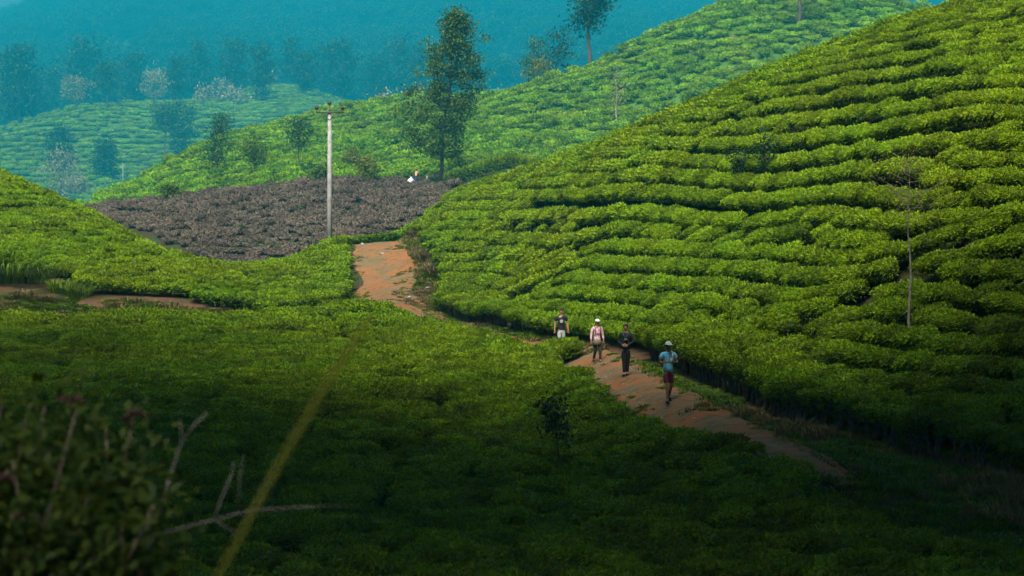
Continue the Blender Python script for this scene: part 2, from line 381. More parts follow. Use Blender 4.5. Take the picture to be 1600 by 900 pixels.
cl = mixc(nt, ramp(nt, n2, .50, .62), cl, (.075,.068,.025))
cl = mixc(nt, ramp(nt, n3, .60, .74), cl, (.19,.12,.075))
nt.links.new(cl, b.inputs['Base Color']); b.inputs['Roughness'].default_value = .95; b.inputs['Specular IOR Level'].default_value = .15
bp = nd(nt, 'ShaderNodeBump'); bp.inputs['Strength'].default_value = .7; bp.inputs['Distance'].default_value = .04
nt.links.new(n2, bp.inputs['Height']); nt.links.new(bp.outputs[0], b.inputs['Normal'])
o = link('dirt_road', np_mesh('dirt_road', V, F, rm, smooth=True)); tag(o, 'rutted red clay path winding between the tea slopes', kind='structure')
# ---------------------------------------------------------------- tea rows: evenly spaced lines along the contours
def poly_mask(P, X, Y):
    P = np.asarray(P); ins = np.zeros(X.shape, bool); n = len(P)
    for i in range(n):
        (x0, y0), (x1, y1) = P[i], P[(i+1) % n]
        if y0 == y1: continue
        c = ((y0 > Y) != (y1 > Y)) & (X < (x1-x0)*(Y-y0)/(y1-y0)+x0); ins ^= c
    return ins
def W(*L): return [at(a, 0, c)[:2] for a, c in L]        # world corners from (pixel column, depth)
ZONES = {
 'right': W((690,100),(760,91.5),(870,79.5),(1000,69.5),(1130,58.5),(1250,51.8),(1400,48.6),(1600,45.3),(1900,43),(1900,90),(1600,88),(1350,95),(1200,102),(1000,114),(900,122),(820,130),(760,138),(700,140),(655,134),(650,126),(676,115),(694,106)),
 'field': W((-300,98.5),(300,98.5),(540,97),(600,95),(660,89.5),(720,85),(820,77.5),(900,71.5),(945,66),(985,60),(1010,54),(1060,49.5),(1120,47),(1200,44.8),(1290,41.5),(1480,37.5),(1800,37),(1800,24),(-300,24)),
 'left': W((-400,109),(-60,110),(60,110.5),(110,109),(150,106.5),(300,105),(400,103),(545,105),(560,107),(572,113),(560,118),(545,122),(550,126.5),(660,126.5),(660,130),(560,131),(420,124),(250,128),(0,140),(-400,140)),
 'pruned': W((420,140),(640,140),(690,150),(730,180),(710,194),(520,194),(400,192),(280,190),(150,188),(100,178),(200,165),(300,147)),
 'hedge': W((694,180),(840,168),(960,175),(1100,170),(1100,182),(960,188),(840,182),(694,187)),
 'mid': W((-50,238),(200,210),(400,206),(560,205),(650,206),(720,206),(1000,205),(1700,215),(1700,300),(1280,310),(920,292),(760,335),(540,330),(340,300),(150,258)),
 'far': W(*[(a, c*FS) for a, c in ((-200,352),(100,354),(350,362),(560,440),(600,560),(540,600),(380,590),(380,510),(0,500),(-200,480))]),
}
# bare red soil shows on the banks beside the path and at the foot of the left mound
_gx, _gy = GX[:i1+1].ravel(), GY[:i1+1].ravel(); _px = 800+_gx/np.maximum(_gy, 1)*FPX
_soil = ((_gy > 98) & (_gy < 112) & (_px < 330) & (fbm(_gx*.3, _gy*.6, 47, 3) > np.where(_px < 70, -.1, .25)) & (_px > -300))*1.0
_fl = np.array(W((700,98.6),(760,91),(870,79.1),(1000,69.1),(1130,58.1),(1250,51.4),(1400,48.2),(1600,44.9),(1700,43.9))); _fl = smooth_line(_fl, 120)
_nk = np.where((_gy > 42) & (_gy < 102) & (_px > 650) & (_px < 1900))[0]; _soil[_nk[np.hypot(_gx[_nk][:,None]-_fl[None,:,0], _gy[_nk][:,None]-_fl[None,:,1]).min(1) < .75]] = .85
_soil = np.maximum(_soil, ((_gy > 44) & (_gy < 103) & (_px > 700) & ~poly_mask(ZONES['right'], _gx, _gy) & ~poly_mask(ZONES['field'], _gx, _gy))*(fbm(_gx*.45, _gy*.45, 44, 3) > .12)*.8)
sa = gnd.data.attributes.new('soil', 'FLOAT', 'POINT'); sa.data.foreach_set('value', _soil.astype(np.float32))
CORR = [([(1530,350),(1440,400),(1350,450),(1290,482),(1225,518),(1175,540),(1150,560)], .3), ([(1325,465),(1420,482),(1500,492),(1600,498),(1700,502)], -.6),
        ([(960,300),(1100,309),(1250,309),(1340,300),(1450,316),(1600,306),(1700,300)], -.6), ([(1080,182),(1160,190),(1280,173),(1420,156),(1600,140)], -.6),
        ([(770,485),(800,462),(850,437),(890,420)], .55), ([(1480,38),(1600,14)], -.6),
        ([(-100,645),(230,652),(400,657),(500,670),(600,692),(645,716)], .15), ([(645,716),(560,790),(500,830),(430,890)], -.3), ([(1010,578),(940,592),(870,610)], .35),
        ([(-100,560),(100,565),(260,555)], .35), ([(0,318),(90,318),(140,335)], .5), ([(500,480),(620,560),(700,640)], .25)]
CORR += [([(-100,y), (120,y+2), (320,y+3), (470,y+8)], .7) for y in (503,526,553,585,618)]
CORRW = []
for pl, w in CORR:
    q = [cast(a, b_, .8) for a, b_ in pl]; q = [p for p in q if p]
    if len(q) > 1: CORRW.append((smooth_line(q, 60), w))
def rows(zone, cell, dsep, h, sfun, corr=True, seed=1):
    P = np.array(ZONES[zone]); x0, y0 = P.min(0)-1; x1, y1 = P.max(0)+1
    nx, ny = int((x1-x0)/cell)+1, int((y1-y0)/cell)+1
    X, Y = np.meshgrid(x0+np.arange(nx)*cell, y0+np.arange(ny)*cell, indexing='ij')
    Z = gz(X, Y)
    for _ in range(2): Z[1:-1,1:-1] = (Z[:-2,1:-1]+Z[2:,1:-1]+Z[1:-1,:-2]+Z[1:-1,2:]+4*Z[1:-1,1:-1])/8
    s = sfun(X, Y, Z); gx, gy = np.gradient(s, cell); dx, dy = -gy, gx; n = np.hypot(dx, dy)+1e-9; dx /= n; dy /= n
    if corr:
        for q, w in CORRW:
            tq = np.gradient(q, axis=0); tq /= np.linalg.norm(tq, axis=1)[:,None]
            ii = np.where((X > q[:,0].min()-5) & (X < q[:,0].max()+5) & (Y > q[:,1].min()-5) & (Y < q[:,1].max()+5))
            if not len(ii[0]): continue
            dd = np.hypot(X[ii][:,None]-q[None,:,0], Y[ii][:,None]-q[None,:,1]); kk = dd.argmin(1); dm = dd.min(1)
            wt = np.exp(-(dm/2.2)**2); sgn = np.sign(dx[ii]*tq[kk,0]+dy[ii]*tq[kk,1]); sgn[sgn == 0] = 1
            dx[ii] = dx[ii]*(1-wt)+tq[kk,0]*sgn*wt; dy[ii] = dy[ii]*(1-wt)+tq[kk,1]*sgn*wt
        n = np.hypot(dx, dy)+1e-9; dx /= n; dy /= n
    sg = np.sign(dx); sg[sg == 0] = 1; dx = dx*sg; dy = dy*sg
    mask = poly_mask(P, X, Y)
    px = 800+X/Y*FPX; mask &= (px > -200) & (px < 1800)
    mask &= visible(X.ravel(), Y.ravel(), Z.ravel(), 1.0, .03*Y.ravel()).reshape(X.shape)
    if corr:
        mask &= (road_dist(X.ravel(), Y.ravel()) > .55).reshape(X.shape)
        for q, w in CORRW:
            bx = (X > q[:,0].min()-2) & (X < q[:,0].max()+2) & (Y > q[:,1].min()-2) & (Y < q[:,1].max()+2) & mask
            ii = np.where(bx)
            if len(ii[0]):
                d = np.hypot(X[ii][:,None]-q[None,:,0], Y[ii][:,None]-q[None,:,1]).min(1); mask[ii] = d > .42+w*.45
    mk = mask; dxl, dyl = dx, dy
    H = {}; out = []; r_ = random.Random(seed)
    inv = 1/dsep
    def ok(x, y, dmin, own):
        i, j = int((x-x0)/cell+.5), int((y-y0)/cell+.5)
        if i < 0 or j < 0 or i >= nx or j >= ny or not mk[i,j]: return False
        a, b_ = int(x*inv), int(y*inv); d2 = dmin*dmin
        for u in (a-1,a,a+1):
            for v in (b_-1,b_,b_+1):
                for (qx, qy, ow) in H.get((u,v), ()):
                    if ow != own and (qx-x)**2+(qy-y)**2 < d2: return False
        return True
    def trace(x, y, own):
        pts = [(x, y)]
        for sgn in (1, -1):
            cx, cy = x, y; seg = []; pdx = None
            for _ in range(600):
                i, j = int((cx-x0)/cell+.5), int((cy-y0)/cell+.5)
                ax, ay = dxl[i,j]*sgn, dyl[i,j]*sgn
                if pdx is not None and ax*pdx[0]+ay*pdx[1] < 0: ax, ay = -ax, -ay
                if pdx is not None: ax, ay = ax*.5+pdx[0]*.5, ay*.5+pdx[1]*.5
                pdx = (ax, ay); cx += ax*h; cy += ay*h
                if not ok(cx, cy, dsep*.78, own): break
                seg.append((cx, cy))
            pts = pts+seg if sgn == 1 else seg[::-1]+pts
        return pts
    seeds = []
    ii = np.argwhere(mk); r_.shuffle(il := [tuple(k) for k in ii[::7]])
    own = 0; pos = 0; queue = []
    while True:
        if queue: sx, sy = queue.pop(0)
        elif pos < len(il):
            i, j = il[pos]; pos += 1; sx, sy = X[i,j], Y[i,j]
        else: break
        if not ok(sx, sy, dsep*.98, -1): continue
        pts = trace(sx, sy, own)
        for (a, b_) in pts: H.setdefault((int(a*inv), int(b_*inv)), []).append((a, b_, own))
        own += 1
        if len(pts) < 2: continue
        out.append(np.array(pts))
        for k in range(0, len(pts), 3):
            a, b_ = pts[k]; i, j = int((a-x0)/cell+.5), int((b_-y0)/cell+.5)
            for sgn in (1, -1): queue.append((a-dyl[i,j]*dsep*1.0*sgn, b_+dxl[i,j]*dsep*1.0*sgn))
    return out
def along(lines, step, jit, gap=.03):
    P = []
    for L in lines:
        d = np.concatenate([[0], np.cumsum(np.linalg.norm(np.diff(L, axis=0), axis=1))])
        n = max(1, int(round(d[-1]/step))); t = (np.arange(n)+.5)/n*d[-1] + rng.normal(0, jit*step, n)
        t = np.clip(t, 0, d[-1]); x = np.interp(t, d, L[:,0]); y = np.interp(t, d, L[:,1])
        x2 = np.interp(np.clip(t+.4, 0, d[-1]), d, L[:,0]); y2 = np.interp(np.clip(t+.4, 0, d[-1]), d, L[:,1]); x1 = np.interp(np.clip(t-.4, 0, d[-1]), d, L[:,0]); y1 = np.interp(np.clip(t-.4, 0, d[-1]), d, L[:,1])
        k = rng.random(n) > gap
        P.append(np.stack([x, y, np.arctan2(y2-y1, x2-x1)], 1)[k])
    return np.concatenate(P)
def fill(A, zone, rmin, n, seed):      # single bushes in the holes between the rows
    q = random.Random(seed); P = np.array(ZONES[zone]); x0, y0 = P.min(0); x1, y1 = P.max(0); c = 1/rmin; H = {}
    for x, y, _ in A: H.setdefault((math.floor(x*c), math.floor(y*c)), []).append((x, y))
    X = np.array([q.uniform(x0, x1) for _ in range(n)]); Y = np.array([q.uniform(y0, y1) for _ in range(n)])
    k = poly_mask(P, X, Y); X, Y = X[k], Y[k]; px = 800+X/Y*FPX; k = (px > -180) & (px < 1780) & (road_dist(X, Y) > .6) & visible(X, Y, gz(X, Y), 1., .03*Y)
    for cq, w in CORRW: k &= np.hypot(X[:,None]-cq[None,:,0], Y[:,None]-cq[None,:,1]).min(1) > .42+w*.45
    out = []
    for x, y in zip(X[k], Y[k]):
        a, b_ = math.floor(x*c), math.floor(y*c)
        if all((u-x)**2+(v-y)**2 > rmin*rmin for i in (a-1,a,a+1) for j in (b_-1,b_,b_+1) for u, v in H.get((i,j), ())):
            H.setdefault((a,b_), []).append((x, y)); out.append((x, y, q.uniform(-.3, .3)))
    return np.concatenate([A, np.array(out).reshape(-1,3)])
wob = lambda X, Y, a, s: a*fbm(X*s, Y*s, 21, 2)
tea_r = along(rows('right', .26, .86, .4, lambda X,Y,Z: Z-.10*X+wob(X,Y,.12,.15)), .62, .10, .02)
tea_f = along(rows('field', .26, .98, .4, lambda X,Y,Z: Y*.12+Z*.9+.03*X+wob(X,Y,.15,.1), seed=2), .62, .10, .02)
tea_l = along(rows('left', .28, .92, .4, lambda X,Y,Z: Z+wob(X,Y,.25,.15), seed=3), .64, .12)
tea_h = along(rows('hedge', .5, 1.3, .5, lambda X,Y,Z: Y*.3+Z, seed=4), 1.0, .1, 0)
prn = along(rows('pruned', .5, 1.6, .5, lambda X,Y,Z: Z+wob(X,Y,.12,.08), seed=5), .85, .12, .06)
tea_m = along(rows('mid', 1.0, 2.5, .9, lambda X,Y,Z: Z+wob(X,Y,1.6,.09), seed=6), 1.9, .22, .12)
tea_d = along(rows('far', 2.4, 5.6, 2.2, lambda X,Y,Z: Z+wob(X,Y,1.2,.03), corr=False, seed=7), 4.4, .12, .03)
tea_r = fill(tea_r, 'right', .64, 60000, 1); tea_f = fill(tea_f, 'field', .64, 90000, 2); tea_l = fill(tea_l, 'left', .70, 40000, 3)
rimk = (RL[:,1] > 72.5) & (RL[:,1] < 94); rimp = RL[rimk]; rimn = -nrm[rimk]
_ri = np.arange(0, len(rimp), 2); rim = np.column_stack([rimp[_ri,:2]-nrm[rimk][_ri]*(rimp[_ri,2:3]+.6)*np.sign(nrm[rimk][_ri][:,1:2]), np.zeros(len(_ri))])
tea_f = np.concatenate([tea_f, rim])
tea_m = fill(tea_m, 'mid', 1.75, 60000, 5)
for _a, _d in ((838,74.2),(852,74.3),(867,74.7),(881,74.9),(893,75.0),(858,75.6),(872,75.8),(886,75.9)): tea_f = np.concatenate([tea_f, np.array([[(_a-800)/FPX*_d, _d, .2]])])
FOOT = smooth_line(W((700,98.6),(760,91),(870,79.1),(1000,69.1),(1130,58.1),(1250,51.4),(1400,48.2),(1600,44.9),(1700,43.9)), 400)
_fd = np.concatenate([[0], np.cumsum(np.linalg.norm(np.diff(FOOT, axis=0), axis=1))]); _ft = np.arange(.3, _fd[-1], .72)+rng.normal(0, .07, len(np.arange(.3, _fd[-1], .72)))
_fx, _fy = np.interp(_ft, _fd, FOOT[:,0]), np.interp(_ft, _fd, FOOT[:,1]); _fg = np.interp(_ft+.4, _fd, FOOT[:,1])-np.interp(_ft-.4, _fd, FOOT[:,1]); _fh = np.interp(_ft+.4, _fd, FOOT[:,0])-np.interp(_ft-.4, _fd, FOOT[:,0])
tea_e = np.column_stack([_fx, _fy, np.arctan2(_fg, _fh)])[road_dist(_fx, _fy) > .5]
tea_r = tea_r[np.hypot(tea_r[:,0][:,None]-tea_e[None,:,0], tea_r[:,1][:,None]-tea_e[None,:,1]).min(1) > .6]
print('ROWS', len(tea_r), len(tea_f), len(tea_l), len(tea_h), len(prn), len(tea_m), len(tea_d))
# ---------------------------------------------------------------- tea bushes
def bush_mesh(name, n, L, seed, mat, rx=.56, ry=.45, h=.80, low=.28):
    global rng; keep = rng; rng = np.random.default_rng(seed); g = Geo()
    nt_ = int(n*.62); nsd = n-nt_
    ph = rng.uniform(0, 2*math.pi, nt_); rr = np.sqrt(rng.random(nt_))
    lump = lambda x, y: .035*fbm(x*3.1+seed, y*3.1, seed, 2)
    x = rr*np.cos(ph)*rx; y = rr*np.sin(ph)*ry; edge = 1+.14*np.sin(ph*3+seed)+.08*np.sin(ph*5+seed*2); x *= edge; y *= edge
    z = h-.13*rr**4+lump(x, y)+rng.normal(0, .03, nt_)-.05
    P = np.stack([x, y, z], 1)
    D = np.stack([np.cos(ph)*rr*.6, np.sin(ph)*rr*.6, np.full(nt_, .5)], 1)+rdir(nt_)*.75; D[:,2] = np.abs(D[:,2])*.9
    N = np.stack([np.cos(ph)*rr*.5, np.sin(ph)*rr*.5, np.ones(nt_)], 1)+rdir(nt_)*.35
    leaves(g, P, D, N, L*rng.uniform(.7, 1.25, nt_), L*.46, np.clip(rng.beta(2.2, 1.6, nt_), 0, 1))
    ph = rng.uniform(0, 2*math.pi, nsd); tz = rng.random(nsd)
    z = low+(h-.1-low)*tz; rad = .80+.22*np.sin(np.clip(tz, 0, 1)*2.4)-.08*(1-tz); edge = 1+.14*np.sin(ph*3+seed)+.08*np.sin(ph*5+seed*2)
    P = np.stack([np.cos(ph)*rx*rad*edge, np.sin(ph)*ry*rad*edge, z+rng.normal(0, .03, nsd)], 1)
    P[:,:2] *= rng.uniform(.82, 1.03, nsd)[:,None]
    D = np.stack([np.cos(ph), np.sin(ph), np.full(nsd, .1)], 1)+rdir(nsd)*.7
    N = np.stack([np.cos(ph)*.6, np.sin(ph)*.6, np.full(nsd, .7)], 1)+rdir(nsd)*.35
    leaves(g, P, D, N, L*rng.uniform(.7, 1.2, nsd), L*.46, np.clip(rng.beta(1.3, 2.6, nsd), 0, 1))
    ell(g, (0,0,(h+low)/2-.02), (rx*.80, ry*.80, (h-low)/2-.05), 10, 5, .12)
    rng = keep
    return g.mesh(name, mat)
def stem_mesh(seed):
    r_ = random.Random(seed); g = Geo()
    for k in range(5):
        a = k*1.26+r_.random(); t1 = .12+.1*r_.random(); t2 = .3+.15*r_.random()
        tube(g, [(.02*math.cos(a), .02*math.sin(a), -.12), (t1*.5*math.cos(a), t1*.5*math.sin(a), .15), (t1*math.cos(a+.3), t1*math.sin(a+.3), .32), (t2*math.cos(a), t2*math.sin(a), .55)], (.045,.036,.03,.015), 5)
        a += .8; tube(g, [(t1*.6*math.cos(a-.8), t1*.6*math.sin(a-.8), .2), (t2*math.cos(a), t2*math.sin(a), .5)], (.022,.012), 4)
    return g.mesh('tea_stem', M['wood'])
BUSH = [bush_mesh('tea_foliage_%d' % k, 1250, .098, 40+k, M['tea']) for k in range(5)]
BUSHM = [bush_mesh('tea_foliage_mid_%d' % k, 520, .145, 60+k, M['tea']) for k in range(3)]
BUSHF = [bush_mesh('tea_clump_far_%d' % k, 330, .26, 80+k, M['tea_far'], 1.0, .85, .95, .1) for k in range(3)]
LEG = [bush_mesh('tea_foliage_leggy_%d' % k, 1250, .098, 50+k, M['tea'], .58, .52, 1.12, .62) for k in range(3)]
STEM = [stem_mesh(k) for k in range(3)]
def pruned_mesh(seed):
    r_ = random.Random(seed); g = Geo()
    for k in range(34):
        a = r_.uniform(0, 6.283); r0 = r_.uniform(.05, .25); r1 = r_.uniform(.25, .68); z1 = r_.uniform(.32, .58)
        mx = (r0+r1)/2
        tube(g, [(r0*math.cos(a), r0*math.sin(a), 0), (mx*math.cos(a+.2), mx*math.sin(a+.2)*.9, z1*.6), (r1*math.cos(a+.1), r1*math.sin(a+.1)*.9, z1)], (.045,.035,.022), 4, r_.random())
    global rng; keep = rng; rng = np.random.default_rng(seed)
    n = 130; ph = rng.uniform(0, 6.283, n); rr = np.sqrt(rng.random(n))*.66
    P = np.stack([rr*np.cos(ph), rr*np.sin(ph)*.9, .28+.26*rng.random(n)], 1)
    leaves(g, P, rdir(n)+np.array([0,0,.4]), rdir(n)+np.array([0,0,.8]), .2, .08, rng.random(n)); rng = keep
    return g.mesh('pruned_bush', M['pruned'])
PRN = [pruned_mesh(k+5) for k in range(4)]
def slope_rot(x, y, yaw, f=.55):
    e = .6; gx = (gz(x+e, y)-gz(x-e, y))/(2*e)*f; gy = (gz(x, y+e)-gz(x, y-e))/(2*e)*f
    c, s = np.cos(yaw), np.sin(yaw)
    fx = np.stack([c, s, c*gx+s*gy], 1); fx /= np.linalg.norm(fx, axis=1)[:,None]
    up = np.stack([-gx, -gy, np.ones_like(gx)], 1); up /= np.linalg.norm(up, axis=1)[:,None]
    fy = np.cross(up, fx); up = np.cross(fx, fy)
    ry = np.arcsin(np.clip(-fx[:,2], -1, 1)); rx = np.arctan2(fy[:,2], up[:,2]); rz = np.arctan2(fx[:,1], fx[:,0])
    return np.stack([rx, ry, rz], 1)
def scatter(name, label, P, ROT, SC, VAR, sources):
    me = bpy.data.meshes.new(name); me.vertices.add(len(P)); me.vertices.foreach_set('co', np.asarray(P, np.float32).ravel())
    for nm, d, ty in (('rot', ROT, 'FLOAT_VECTOR'), ('scl', SC, 'FLOAT_VECTOR')):
        a = me.attributes.new(nm, ty, 'POINT'); a.data.foreach_set('vector', np.asarray(d, np.float32).ravel())
    a = me.attributes.new('var', 'INT', 'POINT'); a.data.foreach_set('value', np.asarray(VAR, np.int32))
    o = link(name, me); tag(o, label, kind='stuff')
    ng = bpy.data.node_groups.new(name+'_nodes', 'GeometryNodeTree')
    ng.interface.new_socket('Geometry', in_out='INPUT', socket_type='NodeSocketGeometry'); ng.interface.new_socket('Geometry', in_out='OUTPUT', socket_type='NodeSocketGeometry')
    gi = ng.nodes.new('NodeGroupInput'); go = ng.nodes.new('NodeGroupOutput'); jn = ng.nodes.new('GeometryNodeJoinGeometry'); L = ng.links.new
    def na(nm, ty):
        n = ng.nodes.new('GeometryNodeInputNamedAttribute'); n.data_type = ty; n.inputs['Name'].default_value = nm; return n.outputs[0]
    ro, sc_, va = na('rot', 'FLOAT_VECTOR'), na('scl', 'FLOAT_VECTOR'), na('var', 'INT')
    for k, src in enumerate(sources):
        cmp_ = ng.nodes.new('FunctionNodeCompare'); cmp_.data_type = 'INT'; cmp_.operation = 'EQUAL'; cmp_.inputs[3].default_value = k; L(va, cmp_.inputs[2])
        oi = ng.nodes.new('GeometryNodeObjectInfo'); oi.inputs['Object'].default_value = src; oi.inputs['As Instance'].default_value = True
        ip = ng.nodes.new('GeometryNodeInstanceOnPoints')
        L(gi.outputs[0], ip.inputs['Points']); L(cmp_.outputs[0], ip.inputs['Selection']); L(oi.outputs['Geometry'], ip.inputs['Instance']); L(ro, ip.inputs['Rotation']); L(sc_, ip.inputs['Scale'])
        L(ip.outputs[0], jn.inputs[0])
    L(jn.outputs[0], go.inputs[0]); md = o.modifiers.new('scatter', 'NODES'); md.node_group = ng
    return o
near = np.concatenate([np.column_stack([tea_r, np.full(len(tea_r), 0)]), np.column_stack([tea_f, np.full(len(tea_f), 1)]), np.column_stack([tea_l, np.full(len(tea_l), 2)]), np.column_stack([tea_h, np.full(len(tea_h), 3)]), np.column_stack([tea_e, np.full(len(tea_e), 5)])])
nx_, ny_ = near[:,0], near[:,1]; nz_ = gz(nx_, ny_); nrot = slope_rot(nx_, ny_, near[:,2]+rng.normal(0, .12, len(near)))
nrot[:,2] += np.where(rng.random(len(near)) < .5, math.pi, 0)*0
nscl = np.stack([rng.normal(1.03, .10, len(near)), rng.normal(1.0, .09, len(near)), np.clip(rng.normal(1.0, .065, len(near))+.16*fbm(near[:,0]*.35, near[:,1]*.35, 8, 2), .65, 1.4)], 1)
nscl[near[:,3] == 3, 2] *= 1.8
small = rng.random(len(near)) < .06; nscl[small] *= .75
npx = 800+nx_/ny_*FPX; npy = HOR-(nz_+.7)/ny_*FPX
score = ny_+np.where((npx < 20) | (npx > 1580), 500, 0)+np.where(npy > 800, 500, 0)+np.where((npx < 240) & (npy > 610), 500, 0)
vis = visible(nx_, ny_, nz_, .7, 0); score = score+np.where(vis, 0, 800)
score = np.where(near[:,3] == 5, score-200, score); pick = np.argsort(score)[:296]; ispick = np.zeros(len(near), bool); ispick[pick] = True
FOL = {}
LAB = {0: ('rounded green tea bush low on the right hand slope', 'tea bushes on the right slope'), 1: ('dark green tea bush in the valley field', 'tea bushes in the valley field'), 2: ('green tea bush on the left mound', 'tea bushes on the left mound'), 3: ('green tea bush of the level hedge beside the tall tree', 'tea bushes by the tall tree')}
LAB[5] = ('leggy tea bush on bare stems along the bank,', 'tea bushes at the foot of the right slope')
def tea_bush(i, mesh, key, stem=True):
    e = link('tea_bush', None, None, (nx_[i], ny_[i], nz_[i]-.02), nrot[i], nscl[i]); e.empty_display_size = .2
    l, gr = LAB[int(near[i,3])]
    if near[i,3] == 1: l += (' left of the yellow grass tip' if npx[i] < 585 else ' between grass tip and leaning sapling' if npx[i] < 860 else ' right of the leaning sapling')
    if near[i,3] == 0: l += (', left of the slender tree' if npx[i] < 1422 else ', right of the slender tree')
    if near[i,3] == 5: l += (' behind the walkers' if npx[i] < 1044 else ' right of the front walker')
    tag(e, l, 'tea bush', gr)
    if near[i,3] == 5: mesh = LEG[i % 3]
    f = link('foliage', mesh, e)
    link('stem', STEM[i % 3], e, None, None, (1, 1, 1.75 if near[i,3] == 5 else 1))
    if near[i,3] != 5: FOL.setdefault(key, f)
    return e
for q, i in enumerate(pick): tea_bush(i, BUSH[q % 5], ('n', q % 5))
rest = np.where(~ispick)[0]
lodm = ny_[rest] > 88
# one bush of each remaining look stands as an object of its own too; the mass copies them
for k in range(3):
    c = [i for i in rest[lodm] if near[i,3] == 2 and vis[i] and 60 < npx[i] < 500][k*9+3]
    tea_bush(c, BUSHM[k], ('m', k)); ispick[c] = True
rest = np.where(~ispick)[0]; lodm = ny_[rest] > 88
mx, my = tea_m[:,0], tea_m[:,1]; mz = gz(mx, my); mv = visible(mx, my, mz, 1.0, .8); mx, my, mz, myaw = mx[mv], my[mv], mz[mv], tea_m[mv,2]
dx_, dy_ = tea_d[:,0], tea_d[:,1]; dz_ = gz(dx_, dy_); dv = visible(dx_, dy_, dz_, 1.2, .8); dx_, dy_, dz_, dyaw = dx_[dv], dy_[dv], dz_[dv], tea_d[dv,2]
LAB[4] = ('low tea clump on the hazy hill behind the electric pole', 'tea clumps on the middle hills')
for k in range(3):
    j = int(np.argmin(np.hypot(800+mx/my*FPX-(430+k*60), (HOR-mz/my*FPX)-235)))
    e = link('tea_bush', None, None, (mx[j], my[j], mz[j]-.02), (0,0,myaw[j])); tag(e, LAB[4][0], 'tea bush', LAB[4][1])
    FOL[('f',k)] = link('foliage', BUSHF[k], e); mx = np.delete(mx, j); my = np.delete(my, j); mz = np.delete(mz, j); myaw = np.delete(myaw, j)
src = [FOL[('n',k)] for k in range(5)]+[FOL[('m',k)] for k in range(3)]+[FOL[('f',k)] for k in range(3)]
n1, n2, n3 = len(rest), len(mx), len(dx_)
P = np.concatenate([np.stack([nx_[rest], ny_[rest], nz_[rest]-.02], 1), np.stack([mx, my, mz-.05], 1), np.stack([dx_, dy_, dz_-.1], 1)])
ROT = np.concatenate([nrot[rest], slope_rot(mx, my, myaw, .7), slope_rot(dx_, dy_, dyaw, .8)])
SC = np.concatenate([nscl[rest], np.stack([rng.normal(1.05,.15,n2), rng.normal(1.02,.15,n2), np.clip(rng.normal(1.05,.32,n2),.5,2)], 1), np.stack([rng.normal(2.5,.3,n3), rng.normal(2.0,.25,n3), rng.normal(1.8,.35,n3)], 1)])
VAR = np.concatenate([np.where(lodm, 5+rng.integers(0,3,n1), rng.integers(0,5,n1)), 8+rng.integers(0,3,n2), 8+rng.integers(0,3,n3)])
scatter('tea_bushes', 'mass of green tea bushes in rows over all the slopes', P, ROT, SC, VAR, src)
# pruned slope
px_, py_ = prn[:,0], prn[:,1]; pz_ = gz(px_, py_); pv = visible(px_, py_, pz_, .5, .4) & ~((py_ > 189) & (np.abs(800+px_/py_*FPX-655) < 24))
px_, py_, pz_, pyaw = px_[pv], py_[pv], pz_[pv], prn[pv,2]; prot = slope_rot(px_, py_, pyaw+rng.uniform(0, 6, len(px_))*0+rng.normal(0,.5,len(px_)))
psc = np.stack([rng.normal(1.02,.14,len(px_))]*2+[rng.normal(1.0,.22,len(px_))], 1)
od = np.argsort(py_+np.where((800+px_/py_*FPX < 100) | (800+px_/py_*FPX > 740), 200, 0)); PS = {}
for q, i in enumerate(od[:300]):
    o = link('pruned_tea_bush', PRN[q % 4], None, (px_[i], py_[i], pz_[i]-.02), prot[i], psc[i]); tag(o, 'leafless grey brown pruned tea bush on the slope behind the pole', 'tea bush', 'pruned tea bushes on the brown slope'); PS.setdefault(q % 4, o)
i = od[300:]
scatter('pruned_tea_bushes', 'rows of grey brown pruned tea bushes up the bare slope', np.stack([px_[i], py_[i], pz_[i]-.02], 1), prot[i], psc[i], rng.integers(0, 4, len(i)), [PS[k] for k in range(4)])
# ---------------------------------------------------------------- grass
def tuft(name, n, hgt, spread, mat, seed, w=.018, bend=.5):
    global rng; keep = rng; rng = np.random.default_rng(seed); g = Geo()
    for k in range(n):
        a = rng.uniform(0, 6.283); r0 = spread*.35*math.sqrt(rng.random()); hh = hgt*rng.uniform(.55, 1.1); b_ = bend*hh*rng.uniform(.3, 1)
        c, s = math.cos(a), math.sin(a); a2 = a+rng.normal(0, .6); c2, s2 = math.cos(a2), math.sin(a2)
        p0 = np.array([r0*c, r0*s, -.03]); p1 = p0+np.array([b_*.3*c2, b_*.3*s2, hh*.6]); p2 = p0+np.array([b_*c2, b_*s2, hh*max(.35, 1-.25*bend)])
        sd = np.array([-s2, c2, 0])*w
        g.add([p0-sd, p0+sd, p1+sd*.8, p1-sd*.8, p2+sd*.1, p2-sd*.1], [(0,1,2,3),(3,2,4,5)], rng.random())
    rng = keep; return g.mesh(name, mat)
TUFT = [tuft('grass_tuft_a', 70, .15, .9, M['grass'], 1, .014, .9), tuft('grass_tuft_b', 70, .20, .9, M['grass'], 2, .014, .9), tuft('dry_tuft', 55, .30, .7, M['drygrass'], 3)]
TALL = [tuft('tall_grass_a', 200, 1.0, 1.8, M['grass'], 4, .022, 1.5), tuft('tall_grass_b', 200, .85, 2.0, M['grass'], 5, .022, 1.7), tuft('tall_dry', 180, .8, 1.8, M['drygrass'], 6, .018, 1.6)]
